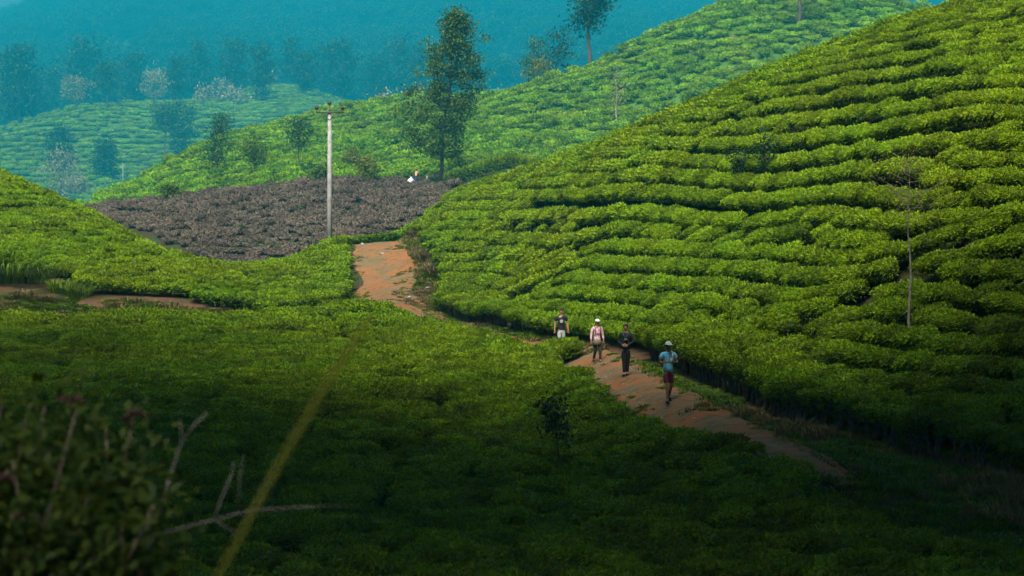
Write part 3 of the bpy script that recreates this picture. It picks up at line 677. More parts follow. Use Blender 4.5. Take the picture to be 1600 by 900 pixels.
CL = [(18,415,1,'tall green grass clump on the left bank edge, leftmost of all',1.3,0),(52,440,1,'drooping green grass clump above the red soil on the left',1.1,1),(98,455,0,'bright green grass clump at the foot of the left mound',1.0,0),(6,440,1,'broad green grass clump at the left edge below the tallest one',1.5,0),(80,430,1,'green grass clump against the tea behind the red soil',1.3,1),(125,462,1,'low green grass clump right of the bright green one',.9,0),(35,462,1,'straw coloured grass clump on the bare left bank',.8,2),(72,468,1,'short straw coloured grass clump beside the bright green one',.7,2),
      (672,402,0,'dry grass clump where the right slope meets the path bend',1.0,2),(690,425,0,'lower dry grass clump on the nose of the right slope',1.15,2),(655,368,0,'small dry grass clump high on the nose of the right slope',.9,2),(705,478,0,'green grass clump hanging over the path bend',1.1,1),(745,492,0,'brown grass clump on the bank past the path bend',1.0,2)]
for a, b_, _, lab, s, v in CL:
    w = cast(a, b_, .1)
    s *= 1.15; o = link('grass_clump', TALL[v], None, (w[0], w[1], float(gz(*w))-.03), (0,0,a*.7), (s,s,s)); tag(o, lab, 'grass', 'tall grass clumps on the banks')
GP = []
def spray(n, poly, cond):
    P_ = np.array(poly); x = rng.uniform(P_[:,0].min(), P_[:,0].max(), n); y = rng.uniform(P_[:,1].min(), P_[:,1].max(), n)
    k = poly_mask(P_, x, y); x, y = x[k], y[k]; k = cond(x, y); return np.stack([x[k], y[k]], 1)
RW = [W((a, c))[0] for a, c in ((690,101),(760,92.5),(870,80.5),(1000,70.5),(1130,59.5),(1250,52.6),(1400,49.4),(1600,46),(1900,44))]
bank = spray(22000, RW+W((1900,34),(1480,37.5),(1290,40.5),(1120,46),(1000,54),(900,71.5),(720,85),(600,95),(640,99)), lambda x, y: (road_dist(x, y) > .02) & (np.hypot(x[:,None]-FOOT[None,::4,0], y[:,None]-FOOT[None,::4,1]).min(1) > np.where(y > 74, .2, .5)))
bank2 = spray(4200, W((-250,97.5),(-250,104.5),(130,106),(300,104),(560,104.5),(560,97)), lambda x, y: (road_dist(x, y) > 0) & (fbm(x*.35, y*.35, 4) > -.25))
bank3 = spray(4200, W((630,106),(690,100),(705,107),(690,118),(660,128),(630,128)), lambda x, y: road_dist(x, y) > .0)
bank4 = spray(900, W((600,194),(860,165),(960,190),(700,215),(600,206)), lambda x, y: x > -999)
_k = rng.integers(0, len(RL), 5200); _t = rng.uniform(-1.15, 1.15, 5200); _q = RL[_k,:2]+nrm[_k]*_t[:,None]*RL[_k,2:3]
onroad = _q[(fbm(_q[:,0]*.8, _q[:,1]*.8, 61, 3)+np.abs(_t)*.55 > np.where(_q[:,1] < 80, .62, .45))]; nroad = len(onroad)
bank = np.concatenate([onroad, bank, bank2, bank3, bank4]); bz = gz(bank[:,0], bank[:,1])
dryn = fbm(bank[:,0]*.25, bank[:,1]*.25, 15, 2)+rng.normal(0, .25, len(bank)) > .33
sc_ = rng.uniform(.6, 1.25, len(bank)); sc_ *= np.where(bank[:,1] > 150, 1.6, 1); sc_[:nroad] *= .55; bz[:nroad] += .03
o1 = link('grass_clump', TUFT[0], None, (*cast(1330,672,0)[:2], 0)); o1.location.z = float(gz(o1.location.x, o1.location.y)); tag(o1, 'short green grass tuft on the bank right of the path', 'grass')
o2 = link('grass_clump', TUFT[1], None, (*cast(1120,600,0)[:2], 0)); o2.location.z = float(gz(o2.location.x, o2.location.y)); tag(o2, 'fresh green grass tuft on the verge beside the path, right of the walkers', 'grass')
o3 = link('grass_clump', TUFT[2], None, (*cast(760,500,0)[:2], 0)); o3.location.z = float(gz(o3.location.x, o3.location.y)); tag(o3, 'small dry tuft under the overhanging tea past the path bend', 'grass')
scatter('bank_grass', 'green and dry grass covering the banks beside the path', np.stack([bank[:,0], bank[:,1], bz-.01], 1), np.stack([np.zeros(len(bank)), np.zeros(len(bank)), rng.uniform(0, 6.28, len(bank))], 1), np.stack([sc_]*3, 1), np.where(dryn, 2, rng.integers(0, 2, len(bank))), [o1, o2, o3])
# ---------------------------------------------------------------- trees
def tree_mesh(h, prof, crown0, nbr, seed, leafL, per, clump, trunk_r, up=.35, lean=(0,0), bias=0, leafW=.5, wis=1.0, nclump=3, sides=7):
    """trunk + limbs in one geometry, leaves in another; prof(t) is the crown's radius, t = 0 crown foot .. 1 top"""
    r_ = random.Random(seed); global rng; keep = rng; rng = np.random.default_rng(seed)
    gt, gl = Geo(), Geo(); K = 10
    ax = [np.array([lean[0]*(k/K)**1.3+trunk_r*.7*math.sin(k*1.3+seed)*(k > 0), lean[1]*k/K+trunk_r*.5*math.cos(k*1.7+seed)*(k > 0), h*k/K-.15*(k == 0)]) for k in range(K+1)]
    rad = [trunk_r*(1-.9*k/K)*(1.35 if k == 0 else 1) for k in range(K+1)]
    tube(gt, ax, rad, sides)
    axa = np.array(ax)
    def axis(z): return np.array([np.interp(z, axa[:,2], axa[:,0]), np.interp(z, axa[:,2], axa[:,1]), z])
    for k in range(nbr):
        t = ((k+r_.random())/nbr); z = h*(crown0+(1-crown0)*t*.98); a = k*2.399+r_.uniform(-.5,.5)
        L = prof(t)*r_.uniform(.42, 1.18)
        if L < .05: L = .05
        d = np.array([math.cos(a), math.sin(a), up*r_.uniform(.4, 1.6)]); p0 = axis(max(h*.1, z-L*up*.7)); p2 = p0+d*L; p1 = p0+d*L*.5+np.array([0,0,-.06*L])
        rb = max(.012, trunk_r*.32*(1-.75*t)); tube(gt, [p0, p1, p2], (rb, rb*.6, rb*.25), 4)
        for c in range(nclump):
            f = 1-.62*c/nclump*r_.uniform(.7, 1.1); q = p0+(p2-p0)*f+rng.normal(0, clump*.35, 3)
            n = max(3, int(per*r_.uniform(.5, 1.3)))
            P = q+rng.normal(0, 1, (n,3))*np.array([clump, clump, clump*.6])*.5*wis
            out = (P-axis(z)); out /= np.linalg.norm(out, axis=1)[:,None]+1e-6
            leaves(gl, P, out*.5+rdir(n), np.array([0,0,1])+rdir(n)*.6, leafL*rng.uniform(.7, 1.3, n), leafL*leafW, np.clip(rng.beta(1.6, 2.2, n)+bias+.25*(P[:,2]-q[2])/max(clump, .1)*0, 0, 1))
    rng = keep
    return gt, gl
def tree(name, label, base, gt, gl, bark, leaf, group=None, cat='tree', rot=0, scl=1):
    e = link(name, None, None, base, (0,0,rot), (scl,scl,scl)); tag(e, label, cat, group)
    link('trunk', gt.mesh('trunk', bark, True), e); link('crown', gl.mesh('crown', leaf), e)
    return e
def stand(px, D, sink=.05):
    x = (px-800)/FPX*D; return (x, D, float(gz(x, D))-sink)
# tall silky tree in the saddle
def tallprof(t): return float(np.interp(t, [0,.08,.18,.3,.4,.55,.7,.82,.92,1], [1.8,3.4,4.5,3.6,4.0,3.5,2.7,2.0,1.0,.2]))
b0 = stand(687, 196); hh = (b0[2]+0) ; htall = -(15-HOR)/FPX*196-b0[2]
gt, gl = tree_mesh(htall, tallprof, .17, 84, 7, .34, 66, .95, .22, .30, (2.0,0), .05, .45)
tree('tall_tree', 'tall dark green conical tree standing beside the pruned slope', b0, gt, gl, M['bark'], M['tree'])
# tree cut by the top of the picture
b0 = stand(918, 300); gt, gl = tree_mesh(19, lambda t: 3.4*math.sin(.35+2.4*t)+.3, .52, 26, 5, .55, 44, 1.7, .42, .5, (.8,0), .0)
tree('hilltop_tree', 'dark bare trunked tree on the hazy ridge, cut by the top edge', b0, gt, gl, M['bark'], M['tree_dark'])
b0 = stand(836, 330); gt, gl = tree_mesh(15, lambda t: 2.0*math.sin(.3+2.5*t)+.2, .3, 26, 8, .5, 26, 1.3, .2, .4)
tree('hilltop_tree', 'faint slim leafy tree left of the bare trunked ridge tree', b0, gt, gl, M['palebark'], M['tree'])
b0 = stand(872, 345); gt, gl = tree_mesh(20, lambda t: 2.6*math.sin(.3+2.5*t)+.2, .25, 28, 9, .55, 26, 1.6, .28, .5)
tree('hilltop_tree', 'faint blue tree between the slim tree and the bare trunked ridge tree', b0, gt, gl, M['bark'], M['tree_dark'])
b0 = stand(838, 268); gt, gl = tree_mesh(4.6, lambda t: 1.6-.6*t, .62, 12, 10, .3, 22, .8, .06, .25, (.5,0), .3)
tree('small_tree', 'small yellow green flat topped tree on the ridge line', b0, gt, gl, M['bark'], M['shrub'])
# trunk on top of the right background hill
w = cast(1248, 36, .6, 205, 330); b0 = (w[0], w[1], float(gz(*w))); gt, gl = tree_mesh(13, lambda t: 2.5, .62, 18, 12, .6, 18, 1.6, .30, .5)
tree('hilltop_tree', 'dark trunk of a tree on the right background hill, crown above the frame', b0, gt, gl, M['bark'], M['tree_dark'])
b0 = stand(1505, 92); gt, gl = tree_mesh(3.2, lambda t: 1.0, .5, 12, 13, .14, 14, .5, .05, .3)
tree('small_tree', 'thin wispy tree behind the crest at the top right', (b0[0], b0[1], b0[2]), gt, gl, M['bark'], M['tree'])
# pale dead tree on the right background hill
w = cast(963, 190, .5, 150, 330) or stand(963, 240)[:2]; b0 = (w[0], w[1], float(gz(*w))); gt, gl = tree_mesh(7.5, lambda t: 1.7*(1-.4*t), .35, 20, 14, .25, 3, .7, .10, .7)
tree('bare_tree', 'pale almost leafless tree on the slope above the right hill crest', b0, gt, gl, M['palebark'], M['tree_pale'])
# slender tree on the right slope
w = cast(1422, 518, .75); b0 = (w[0], w[1], float(gz(*w))-.05); k = FPX/w[1]
gt, gl = tree_mesh(282/k+.7, lambda t: 1.05*math.sin(.5+2.2*t)+.1, .70, 26, 15, .08, 10, .55, .05, .35, (-.05,0), .25)
tree('slender_tree', 'slender pale stemmed young tree with thin brownish crown among the tea on the right slope', b0, gt, gl, M['palebark'], M['drygrass'])
# dark saplings in the tea
for px, py, hgt, lab, sd in ((1157,272,1.9,'small dark sapling in the tea, left one of the pair on the right slope',16), (1196,268,2.3,'small dark sapling in the tea, right one of the pair on the right slope',17)):
    w = cast(px, py, .8); gt, gl = tree_mesh(hgt, lambda t: .38, .35, 16, sd, .13, 16, .22, .03, .9)
    tree('sapling', lab, (w[0], w[1], float(gz(*w))), gt, gl, M['bark'], M['tree_dark'], cat='tree')
w = cast(882, 735, .5); gt, gl = tree_mesh(2.35, lambda t: .36*(1-.3*t), .62, 14, 18, .13, 14, .22, .035, .7, (-.42,0))
tree('sapling', 'leaning dark sapling with a bare stem in the valley field', (w[0], w[1], float(gz(*w))-.05), gt, gl, M['bark'], M['tree_dark'])
# shrubs and trees on the middle hills
for px, py, hgt, rad, lab, leaf, sd in ((571,283,2.6,1.2,'rounded yellow green shrub above the pruned slope, right of the pole','shrub',20), (548,268,2.8,.9,'narrow green shrub just right of the pole','shrub',21), (500,283,1.6,.8,'low dark shrub at the top of the pruned slope, left of the pole','tree',22), (268,312,1.4,.8,'low green shrub on the upper edge of the pruned slope','tree',23)):
    w = cast(px, py, .3, 150, 330); gt, gl = tree_mesh(hgt, lambda t: rad*math.sin(.5+2.2*t), .15, 30, sd, .26, 16, .6, .06, .8)
    tree('shrub', lab, (w[0], w[1], float(gz(*w))), gt, gl, M['bark'], M[leaf], cat='shrub')
MID = ((398,282,66,1.3,'slim tree with small crown on the green hill left of the pole','tree',.55,30), (467,272,90,1.5,'tall thin tree with pale top just left of the pole','tree_dark',.5,31), (340,276,80,1.4,'dark blue tree on the left edge of the green hill','tree_dark',.3,32), (345,208,45,1.1,'small dark tree on the shoulder of the green hill','tree_dark',.2,33))
for px, py, hpx, rad, lab, leaf, c0, sd in MID:
    w = cast(px, py, .3, 150, 400); k = FPX/w[1]; gt, gl = tree_mesh(hpx/k, lambda t: rad*math.sin(.4+2.4*t)+.2, c0, 22, sd, .30, 20, 1.0, .12, .5)
    tree('hillside_tree', lab, (w[0], w[1], float(gz(*w))), gt, gl, M['bark'], M[leaf])
FARL = ((258,246,82,2.2,'tall slim tree with bare trunk on the far left hill','tree',.6,40,1.), (285,245,85,3.2,'broad dark blue tree beside the tall slim one on the far left hill','tree_dark',.15,41,1.), (95,306,68,4.0,'pale yellowish bushy tree below the far left hill','tree_pale',.15,42,.5), (92,262,62,2.6,'dark conical tree behind the pale bushy one','tree_dark',.1,43,1.), (165,278,58,2.2,'dark tree at the foot of the far left hill','tree_dark',.15,44,1.), (118,176,58,3.4,'pale blossoming tree on the far left ridge, left one','tree_pale',.4,45,.35), (241,172,66,3.8,'pale blossoming tree on the far left ridge, right one','tree_pale',.42,46,.35), (168,166,70,2.2,'slim dark tree on the far ridge between two pale trees','tree_dark',.4,47,.6),
        (118,308,30,2.2,'low pale bush right of the pale bushy tree','tree_pale',.1,53,.5))
for px, py, hpx, rad, lab, leaf, c0, sd, dn in FARL:
    w = cast(px, py, .5, 560, 1000); k = FPX/w[1]; gt, gl = tree_mesh(hpx/k, lambda t: FS*rad*math.sin(.4+2.4*t)+.3, c0, 28, sd, .8, 34*dn+4, 2.4, .34, .5)
    tree('distant_tree', lab, (w[0], w[1], float(gz(*w))), gt, gl, M['bark'], M[leaf])
for px, D, hpx, rad, sd, lab in ((318,490,30,3.2,48,'pale spreading bush on the far ridge, leftmost of three'), (346,492,40,4.0,49,'pale spreading bush on the far ridge, middle and largest of three'), (372,488,26,3.0,50,'pale spreading bush on the far ridge, rightmost of three'), (420,572,22,3.0,51,'pale bush on the small far hump'), (600,320,14,2.6,52,'low pale bush on the saddle behind the pole'), (650,330,30,3.2,54,'pale bush left of the tall tree on the far saddle'), (790,322,24,2.6,55,'pale bush right of the tall tree on the far saddle')):
    if D > 400: D *= FS; rad *= FS
    b0 = stand(px, D); k = FPX/D; gt, gl = tree_mesh(hpx/k, lambda t: rad*(1-.5*t), .1, 20, sd, D/640, 7, 1.5, .2, .7)
    tree('distant_shrub', lab, b0, gt, gl, M['palebark'], M['tree_pale'], cat='shrub')
# faint trees rising before the mountain
FT = [tree_mesh(1.0, lambda t: .20*math.sin(.35+2.5*t)+.02, .22, 26, 60+k, .048, 30, .12, .014, .5) for k in range(4)]
FTM = [(g.mesh('trunk', M['bark']), l.mesh('crown', M['tree_dark'])) for g, l in FT]
fx = [(410,72,150),(455,62,140),(478,80,140),(512,70,146),(535,66,140),(572,110,150),(625,60,140),(30,70,170),(75,110,190),(45,120,200),(165,95,165),(205,85,165),(275,90,150),(310,70,150),(365,60,140),(700,70,120),(590,88,140),(655,75,130),(130,60,150),(15,95,180)]
far_anchor = None
order = sorted(range(len(fx)), key=lambda k: fx[k][0])
ORD = 'first second third fourth fifth sixth seventh eighth ninth tenth eleventh twelfth thirteenth fourteenth fifteenth sixteenth seventeenth eighteenth nineteenth twentieth'.split()
for q, (px, top, bot) in enumerate(fx):
    D = (600+((q*83) % 140))*FS*.82; b0 = stand(px, D, .3); h_ = max(9., (HOR-top)/FPX*D-b0[2])
    e = link('distant_tree', None, None, b0, (0,0,q*1.3), (h_,h_,h_)); tag(e, 'faint blue hazed tree before the far mountain, %s of its row from the left' % ORD[order.index(q)], 'tree', 'faint trees before the mountain')
    a_ = link('trunk', FTM[q % 4][0], e); c_ = link('crown', FTM[q % 4][1], e)
    if q < 4: far_anchor = (far_anchor or [])+[c_]
n = 7500; fr = np.sqrt(rng.uniform(1020**2, 1940**2, n)); ft = np.radians(rng.uniform(-17.5, 17.5, n)); x = fr*np.sin(ft); y = fr*np.cos(ft); z = gz(x, y)
k = visible(x, y, z, 18, 2) & (fbm(x/140, y/140, 31, 3) > -.42); x, y, z = x[k], y[k], z[k]
s = rng.uniform(11, 25, len(x))
scatter('forest', 'blue hazed forest covering the far mountain', np.stack([x, y, z-.3], 1), np.stack([x*0, x*0, rng.uniform(0, 6.28, len(x))], 1), np.stack([s*1.3, s*1.3, s], 1), rng.integers(0, 4, len(x)), far_anchor)
# ---------------------------------------------------------------- added trees out of frame, put in to shade the near field
SH = leafmat('added_shade_leaf', (.02,.05,.01), (.05,.10,.012), .1, .5, var=.1)
SHADE = tuple((x, y, h, r, 1.) for x, y, h, r in ((-17,42,42,12.5),(-27.5,62,52,13),(-9.5,25,40,15),(9.8,24,40,15),(-10,18,40,10.5),(7,10,40,15),(-13.5,36,42,14),(13,33,35,11.5),(11,-8,38,15),(-29,30,40,15),(30,28,38,15),(-28,12,40,15),(29,10,38,15),(-28,-8,38,15),(30,-9,38,15),(-1,-20,36,15)))
def shade_mesh(seed):
    r_ = random.Random(seed); global rng; keep = rng; rng = np.random.default_rng(seed); gt, gl = Geo(), Geo()
    tube(gt, [(0,0,-.4),(.1,0,3),(-.1,.1,8),(.1,0,14),(0,0,20)], (.55,.42,.36,.3,.15), 10)
    for k in range(26):
        a = k*2.399; L = 11*math.sqrt((k+.6)/26); z0 = 9+6*r_.random(); p0 = np.array([0,0,z0]); p2 = np.array([L*math.cos(a), L*math.sin(a), z0+3+3*r_.random()])
        tube(gt, [p0, (p0+p2)/2+np.array([0,0,.8]), p2], (.16,.1,.04), 5)
        for c in range(5):
            q = p0+(p2-p0)*(.45+.6*c/4)+rng.normal(0, .8, 3); n = 90; P = q+rng.normal(0, 1, (n,3))*np.array([1.5,1.5,.9])
            leaves(gl, P, rdir(n), np.array([0,0,1])+rdir(n)*.5, .85, .55, rng.random(n))
    rng = keep; return gt.mesh('trunk', M['bark'], True), gl.mesh('crown', SH)
SM = [shade_mesh(k+90) for k in range(3)]
for q, (x, y, h_, r_, s_) in enumerate(SHADE):
    e = link('added_shade_tree', None, None, (x, y, float(gz(x, y))), (0,0,q*1.1), (r_/12, r_/12, h_/25)); tag(e, 'added unseen tree beside the viewpoint, put in to shade the near field', 'tree', 'added shade trees round the viewpoint')
    link('trunk', SM[q % 3][0], e); link('crown', SM[q % 3][1], e)
# ---------------------------------------------------------------- electric pole
def clear(px, D): return stand(px, D)
b0 = stand(515, 128, .3); ptop = -(176-HOR)/FPX*128
e = link('electric_pole', None, None, b0); tag(e, 'grey concrete electric pole with three insulators on a crossarm', 'pole')
H_ = ptop-b0[2]
g = Geo(); P = [(0,0,0),(0,0,H_*.5),(0,0,H_)]; tube(g, P, (.19,.16,.125), 10); link('shaft', g.mesh('shaft', M['concrete'], True), e)
g = Geo(); box(g, (.02,-.14,H_+.02), (1.85,.09,.10)); tube(g, [(-.5,-.14,H_),(0,-.13,H_-.5)], .02, 5); tube(g, [(.5,-.14,H_),(0,-.13,H_-.5)], .02, 5); link('crossarm', g.mesh('crossarm', M['iron']), e)
g = Geo(); box(g, (0,-.03,H_+.15), (.10,.22,.5)); link('bracket', g.mesh('bracket', M['iron']), e)
def insulator():
    g = Geo(); tube(g, [(0,0,0),(0,0,.14)], .02, 6)
    zz = (.12,.13,.20,.22,.235,.30,.32,.40,.42); rr = (.03,.085,.10,.06,.12,.14,.07,.08,.03)
    tube(g, [(0,0,z) for z in zz], rr, 12); return g.mesh('insulator', M['porcelain'], True)
IM = insulator()
for dx, dz in ((-.84,.06), (.0,.38), (.86,.06)): link('insulator', IM, e, (dx, -.14 if dz < .2 else -.03, H_+dz-.01), None, (1.2,1.2,1.0))
# thin pole on the far left
w = cast(192, 292, .2, 560, 800); g = Geo(); tube(g, [(0,0,-.3),(0,0,4),(0,0,8)], (.16,.15,.12), 7); g2 = Geo(); box(g2, (0,-.1,7.6), (1.4,.1,.1))
e = link('utility_pole', None, None, (w[0], w[1], float(gz(*w)))); tag(e, 'thin pale pole far off below the far left hill', 'pole')
link('shaft', g.mesh('shaft', M['concrete']), e); link('crossarm', g2.mesh('crossarm', M['iron']), e)
# stones on and beside the path
for q, (px, py, s, lab) in enumerate(((576,481,.20,'pale stone at the near edge of the path bend, leftmost'),(640,466,.13,'pinkish stone in the middle of the path bend'),(566,383,.16,'pale stone at the far end of the path'),(598,398,.12,'small grey stone in the rut at the far end of the path'),(668,452,.12,'small stone on the right side of the path bend'),(1085,655,.06,'small stone on the path past the front walker'))):
    w = cast(px, py, .03); g = Geo(); ell(g, (0,0,s*.25), (s,s*.8,s*.55), 9, 6, 0, 0, lambda d: 1+.16*math.sin(d[0]*5+q)+.12*math.cos(d[1]*6+q*2))
    o = link('stone', g.mesh('stone', M['stone']), None, (w[0], w[1], float(gz(*w))+.03), (0,0,q)); tag(o, lab, 'stone', 'stones on the path')
pebble = o
_k = rng.integers(0, len(RL), 2600); _t = rng.uniform(-1, 1, 2600); _q = RL[_k,:2]+nrm[_k]*_t[:,None]*RL[_k,2:3]*.98; _s = rng.uniform(.2, .75, 2600)**2
scatter('path_gravel', 'loose small stones strewn over the clay path', np.column_stack([_q, gz(_q[:,0], _q[:,1])+.035]), np.column_stack([rng.uniform(0, 6, (2600,3))])*np.array([0,0,1]), np.stack([_s, _s, _s*.8], 1), np.zeros(2600, int), [pebble])
# ---------------------------------------------------------------- people
def skin_mesh(verts, edges, radii, mats, subd=1, root=0):
    me = bpy.data.meshes.new('skeleton'); me.from_pydata([tuple(v) for v in verts], edges, []); o = bpy.data.objects.new('skeleton', me); COL.objects.link(o)
    sm = o.modifiers.new('skin', 'SKIN'); sm.use_smooth_shade = True; sm.branch_smoothing = .6
    lay = me.skin_vertices[0] if me.skin_vertices else None
    for i, r in enumerate(radii): lay.data[i].radius = r if isinstance(r, tuple) else (r, r); lay.data[i].use_root = (i == root)
    ss = o.modifiers.new('subd', 'SUBSURF'); ss.levels = subd; ss.render_levels = subd
    dg = bpy.context.evaluated_depsgraph_get(); dg.update(); ev = o.evaluated_get(dg); m2 = bpy.data.meshes.new_from_object(ev)
    bpy.data.objects.remove(o); m2.materials.clear()
    for m in mats: m2.materials.append(m)
    return m2
def merge(m2, geo, mats):         # add small quads (fingers, nose, ears, eyes) to a body mesh
    bm = bmesh.new(); bm.from_mesh(m2); V = np.concatenate(geo.V); F = np.concatenate(geo.F); Mi = np.concatenate(geo.M)
    vs = [bm.verts.new(v) for v in V]
    for f, mi in zip(F, Mi):
        idx = list(dict.fromkeys(int(k) for k in f))
        try:
            fc = bm.faces.new([vs[k] for k in idx]); fc.material_index = int(mi); fc.smooth = True
        except ValueError: pass
    bm.to_mesh(m2); bm.free(); m2.materials.clear()
    for m in mats: m2.materials.append(m)
    return m2
SK = plain('skin_brown', (.20,.095,.055), .6, (.16,.075,.045), 9); SKL = plain('skin_tan', (.34,.19,.125), .6, (.28,.15,.10), 9)
EYE = plain('eye_dark', (.01,.008,.007), .3); HAIR = plain('black_hair', (.012,.010,.009), .6); SHOE = plain('dark_shoe', (.02,.019,.018), .7)
def mk(name, c, c2=None, s=20): return plain(name, c, .85, c2, s)
def checked(name, a, b_):
    m, nt, bb, _ = newmat(name); tc = nd(nt, 'ShaderNodeTexCoord'); ck = nd(nt, 'ShaderNodeTexChecker'); ck.inputs['Scale'].default_value = 11
    ck.inputs[1].default_value = (*a, 1); ck.inputs[2].default_value = (*b_, 1); nt.links.new(tc.outputs['Object'], ck.inputs[0]); nt.links.new(ck.outputs[0], bb.inputs['Base Color']); bb.inputs['Roughness'].default_value = .85; return m
def person(label, loc, height, arms, legs, skin, top, bottom, sleeve, bottom_len, hat=None, hair=True, yaw=0, torso_lean=0, skirt=False, top_hem=.86, group=None):
    """arms: for left and right (elbow, wrist, hand direction); legs: (knee, ankle); figure 1.75 m facing -Y"""
    s = height/1.75
    e = link('person', None, None, loc, (0,0,yaw), (s,s,s)); tag(e, label, 'person', group)
    ln = lambda v: (v[0], v[1]-torso_lean*max(0, v[2]-.95), v[2]-.25*torso_lean*max(0, v[2]-.95))
    V = [(0,0,.94),(0,.01,1.10),(0,.01,1.28),(0,.0,1.42),(0,-.005,1.50),(0,-.02,1.575),(0,-.03,1.65),(0,-.02,1.725)]
    Rr = [(.15,.105),(.125,.095),(.145,.105),(.10,.072),(.052,.052),(.062,.07),(.078,.092),(.052,.065)]
    E = [(0,1),(1,2),(2,3),(3,4),(4,5),(5,6),(6,7)]
    fg = Geo(); wr = []
    for sd, (el, wrs, hd) in zip((-1, 1), arms):
        b = len(V); shd = (sd*.175,.0,1.41); hand = tuple(np.array(wrs)+np.array(hd)*.085)
        V += [shd, el, wrs, hand]; Rr += [.050, .043, .028, (.040,.022)]; E += [(3,b),(b,b+1),(b+1,b+2),(b+2,b+3)]
        hdv = np.array(hd, float); hdv /= np.linalg.norm(hdv); sv = np.cross(hdv, (0,1,0) if abs(hdv[1]) < .8 else (1,0,0)); sv /= np.linalg.norm(sv); nv = np.cross(sv, hdv)
        hp = np.array(ln(hand))
        for k, (o_, L) in enumerate(((-.03,.065),(-.01,.078),(.01,.072),(.03,.055))):
            q = hp+sv*o_; tube(fg, [q, q+hdv*L*.5+nv*.008, q+hdv*L*.9+nv*.03], (.0095,.009,.006), 6)
        q = hp-hdv*.045-sv*.03*sd; tube(fg, [q, q-sv*.035*sd+hdv*.02, q-sv*.042*sd+hdv*.055], (.011,.010,.007), 6); wr.append(hp)
    for sd, (kn, an) in zip((-1, 1), legs):
        b = len(V); V += [(sd*.09,0,.86), kn, an, (an[0]+sd*.02, an[1]-.13, an[2]-.045)]; Rr += [.088,.056,.04,(.04,.03)]; E += [(0,b),(b,b+1),(b+1,b+2),(b+2,b+3)]
    V = [ln(v) for v in V]
    hd_ = np.array(V[6])
    ell(fg, hd_+np.array([0,-.098,-.01]), (.014,.022,.024), 8, 5)                     # nose
    for sd in (-1, 1):
        ell(fg, hd_+np.array([sd*.082,.01,.0]), (.014,.024,.034), 8, 5)               # ears
        ell(fg, hd_+np.array([sd*.032,-.086,.018]), (.015,.010,.009), 8, 4, 0, 1)     # eyes
    ell(fg, hd_+np.array([0,-.085,-.052]), (.026,.010,.007), 8, 4, 0, 1)              # mouth
    body = skin_mesh(V, E, Rr, [skin], 1); link('body', merge(body, fg, [skin, EYE]), e)
    # shirt
    hem = top_hem
    v = [(0,0,hem),(0,0,.98),(0,.01,1.10),(0,.01,1.28),(0,.0,1.415),(0,-.005,1.475)]; r = [(.172,.128),(.165,.122),(.148,.115),(.172,.132),(.155,.118),(.074,.076)]; ed = [(0,1),(1,2),(2,3),(3,4),(4,5)]
    for sd, (el, wrs, hd) in zip((-1, 1), arms):
        b = len(v); shd = (sd*.178,.0,1.412); el_ = np.array(el); v += [shd]; r += [.083]; ed += [(4,b)]
        if sleeve == 'short': v += [tuple(np.array(shd)+(el_-np.array(shd))*.62)]; r += [.072]; ed += [(b,b+1)]
        else: v += [el, tuple(np.array(wrs)*.94+el_*.06)]; r += [.056,.042]; ed += [(b,b+1),(b+1,b+2)]
    link('shirt', skin_mesh([ln(q) for q in v], ed, r, [top], 1), e)
    # lower garment
    if skirt:
        g = Geo(); tube(g, [(0,0,1.0),(0,0,.85),(0,.01,.5),(0,.02,.22)], (.155,.19,.22,.24), 14); link('skirt', g.mesh('skirt', bottom, True), e)
    else:
        v = [(0,0,.90),(0,0,.98)]; r = [(.160,.118),(.152,.112)]; ed = [(0,1)]
        for sd, (kn, an) in zip((-1, 1), legs):
            b = len(v); kn_ = np.array(kn); v += [(sd*.092,0,.84)]; r += [.100]; ed += [(0,b)]
            if bottom_len == 'short': v += [tuple(np.array((sd*.092,0,.84))+(kn_-np.array((sd*.092,0,.84)))*.9)]; r += [.085]; ed += [(b,b+1)]
            else: v += [kn, tuple(np.array(an)*.97+kn_*.03)]; r += [.072,.056]; ed += [(b,b+1),(b+1,b+2)]
        link('shorts' if bottom_len == 'short' else 'trousers', skin_mesh([ln(q) for q in v], ed, r, [bottom], 1), e)
    for sd, (kn, an) in zip((-1, 1), legs):
        g = Geo(); c = np.array(an)+np.array([sd*.012,-.06,-.045]); ell(g, c, (.05,.135,.05), 12, 7, 0, 0, lambda d: 1.0 if d[2] > -.3 else .92); box(g, c+np.array([0,0,-.042]), (.088,.25,.02)); link('shoe', g.mesh('shoe', SHOE, True), e)
    hc = hd_
    if hair:
        g = Geo(); ell(g, hc+np.array([0,.022,.028]), (.092,.098,.088), 14, 8, 0, 0, lambda d: .93 if (d[1] < -.45 and d[2] < .35) else 1.0); link('hair', g.mesh('hair', HAIR, True), e)
    if hat is not None:
        g = Geo(); ell(g, hc+np.array([0,.0,.045]), (.100,.112,.085), 14, 6, 0, 0, None, 0, math.pi*.55); box(g, hc+np.array([0,-.135,.04]), (.15,.12,.014)); link('cap', g.mesh('cap', hat, True), e)
    return e, wr, hd_, ln
def foot(px, py, D):
    x = (px-800)/FPX*D; return x, D, float(gz(x, D))+.075
down = (((-.245,.02,1.14),(-.275,-.04,.90),(0,-.15,-1)), ((.245,.03,1.14),(.275,-.02,.90),(0,-.15,-1)))
walk = (((-.085,-.17,.50),(-.09,-.20,.085)), ((.085,-.04,.49),(.09,.24,.12)))
walk2 = (((-.08,-.02,.49),(-.08,.20,.11)), ((.085,-.15,.49),(.085,-.16,.085)))
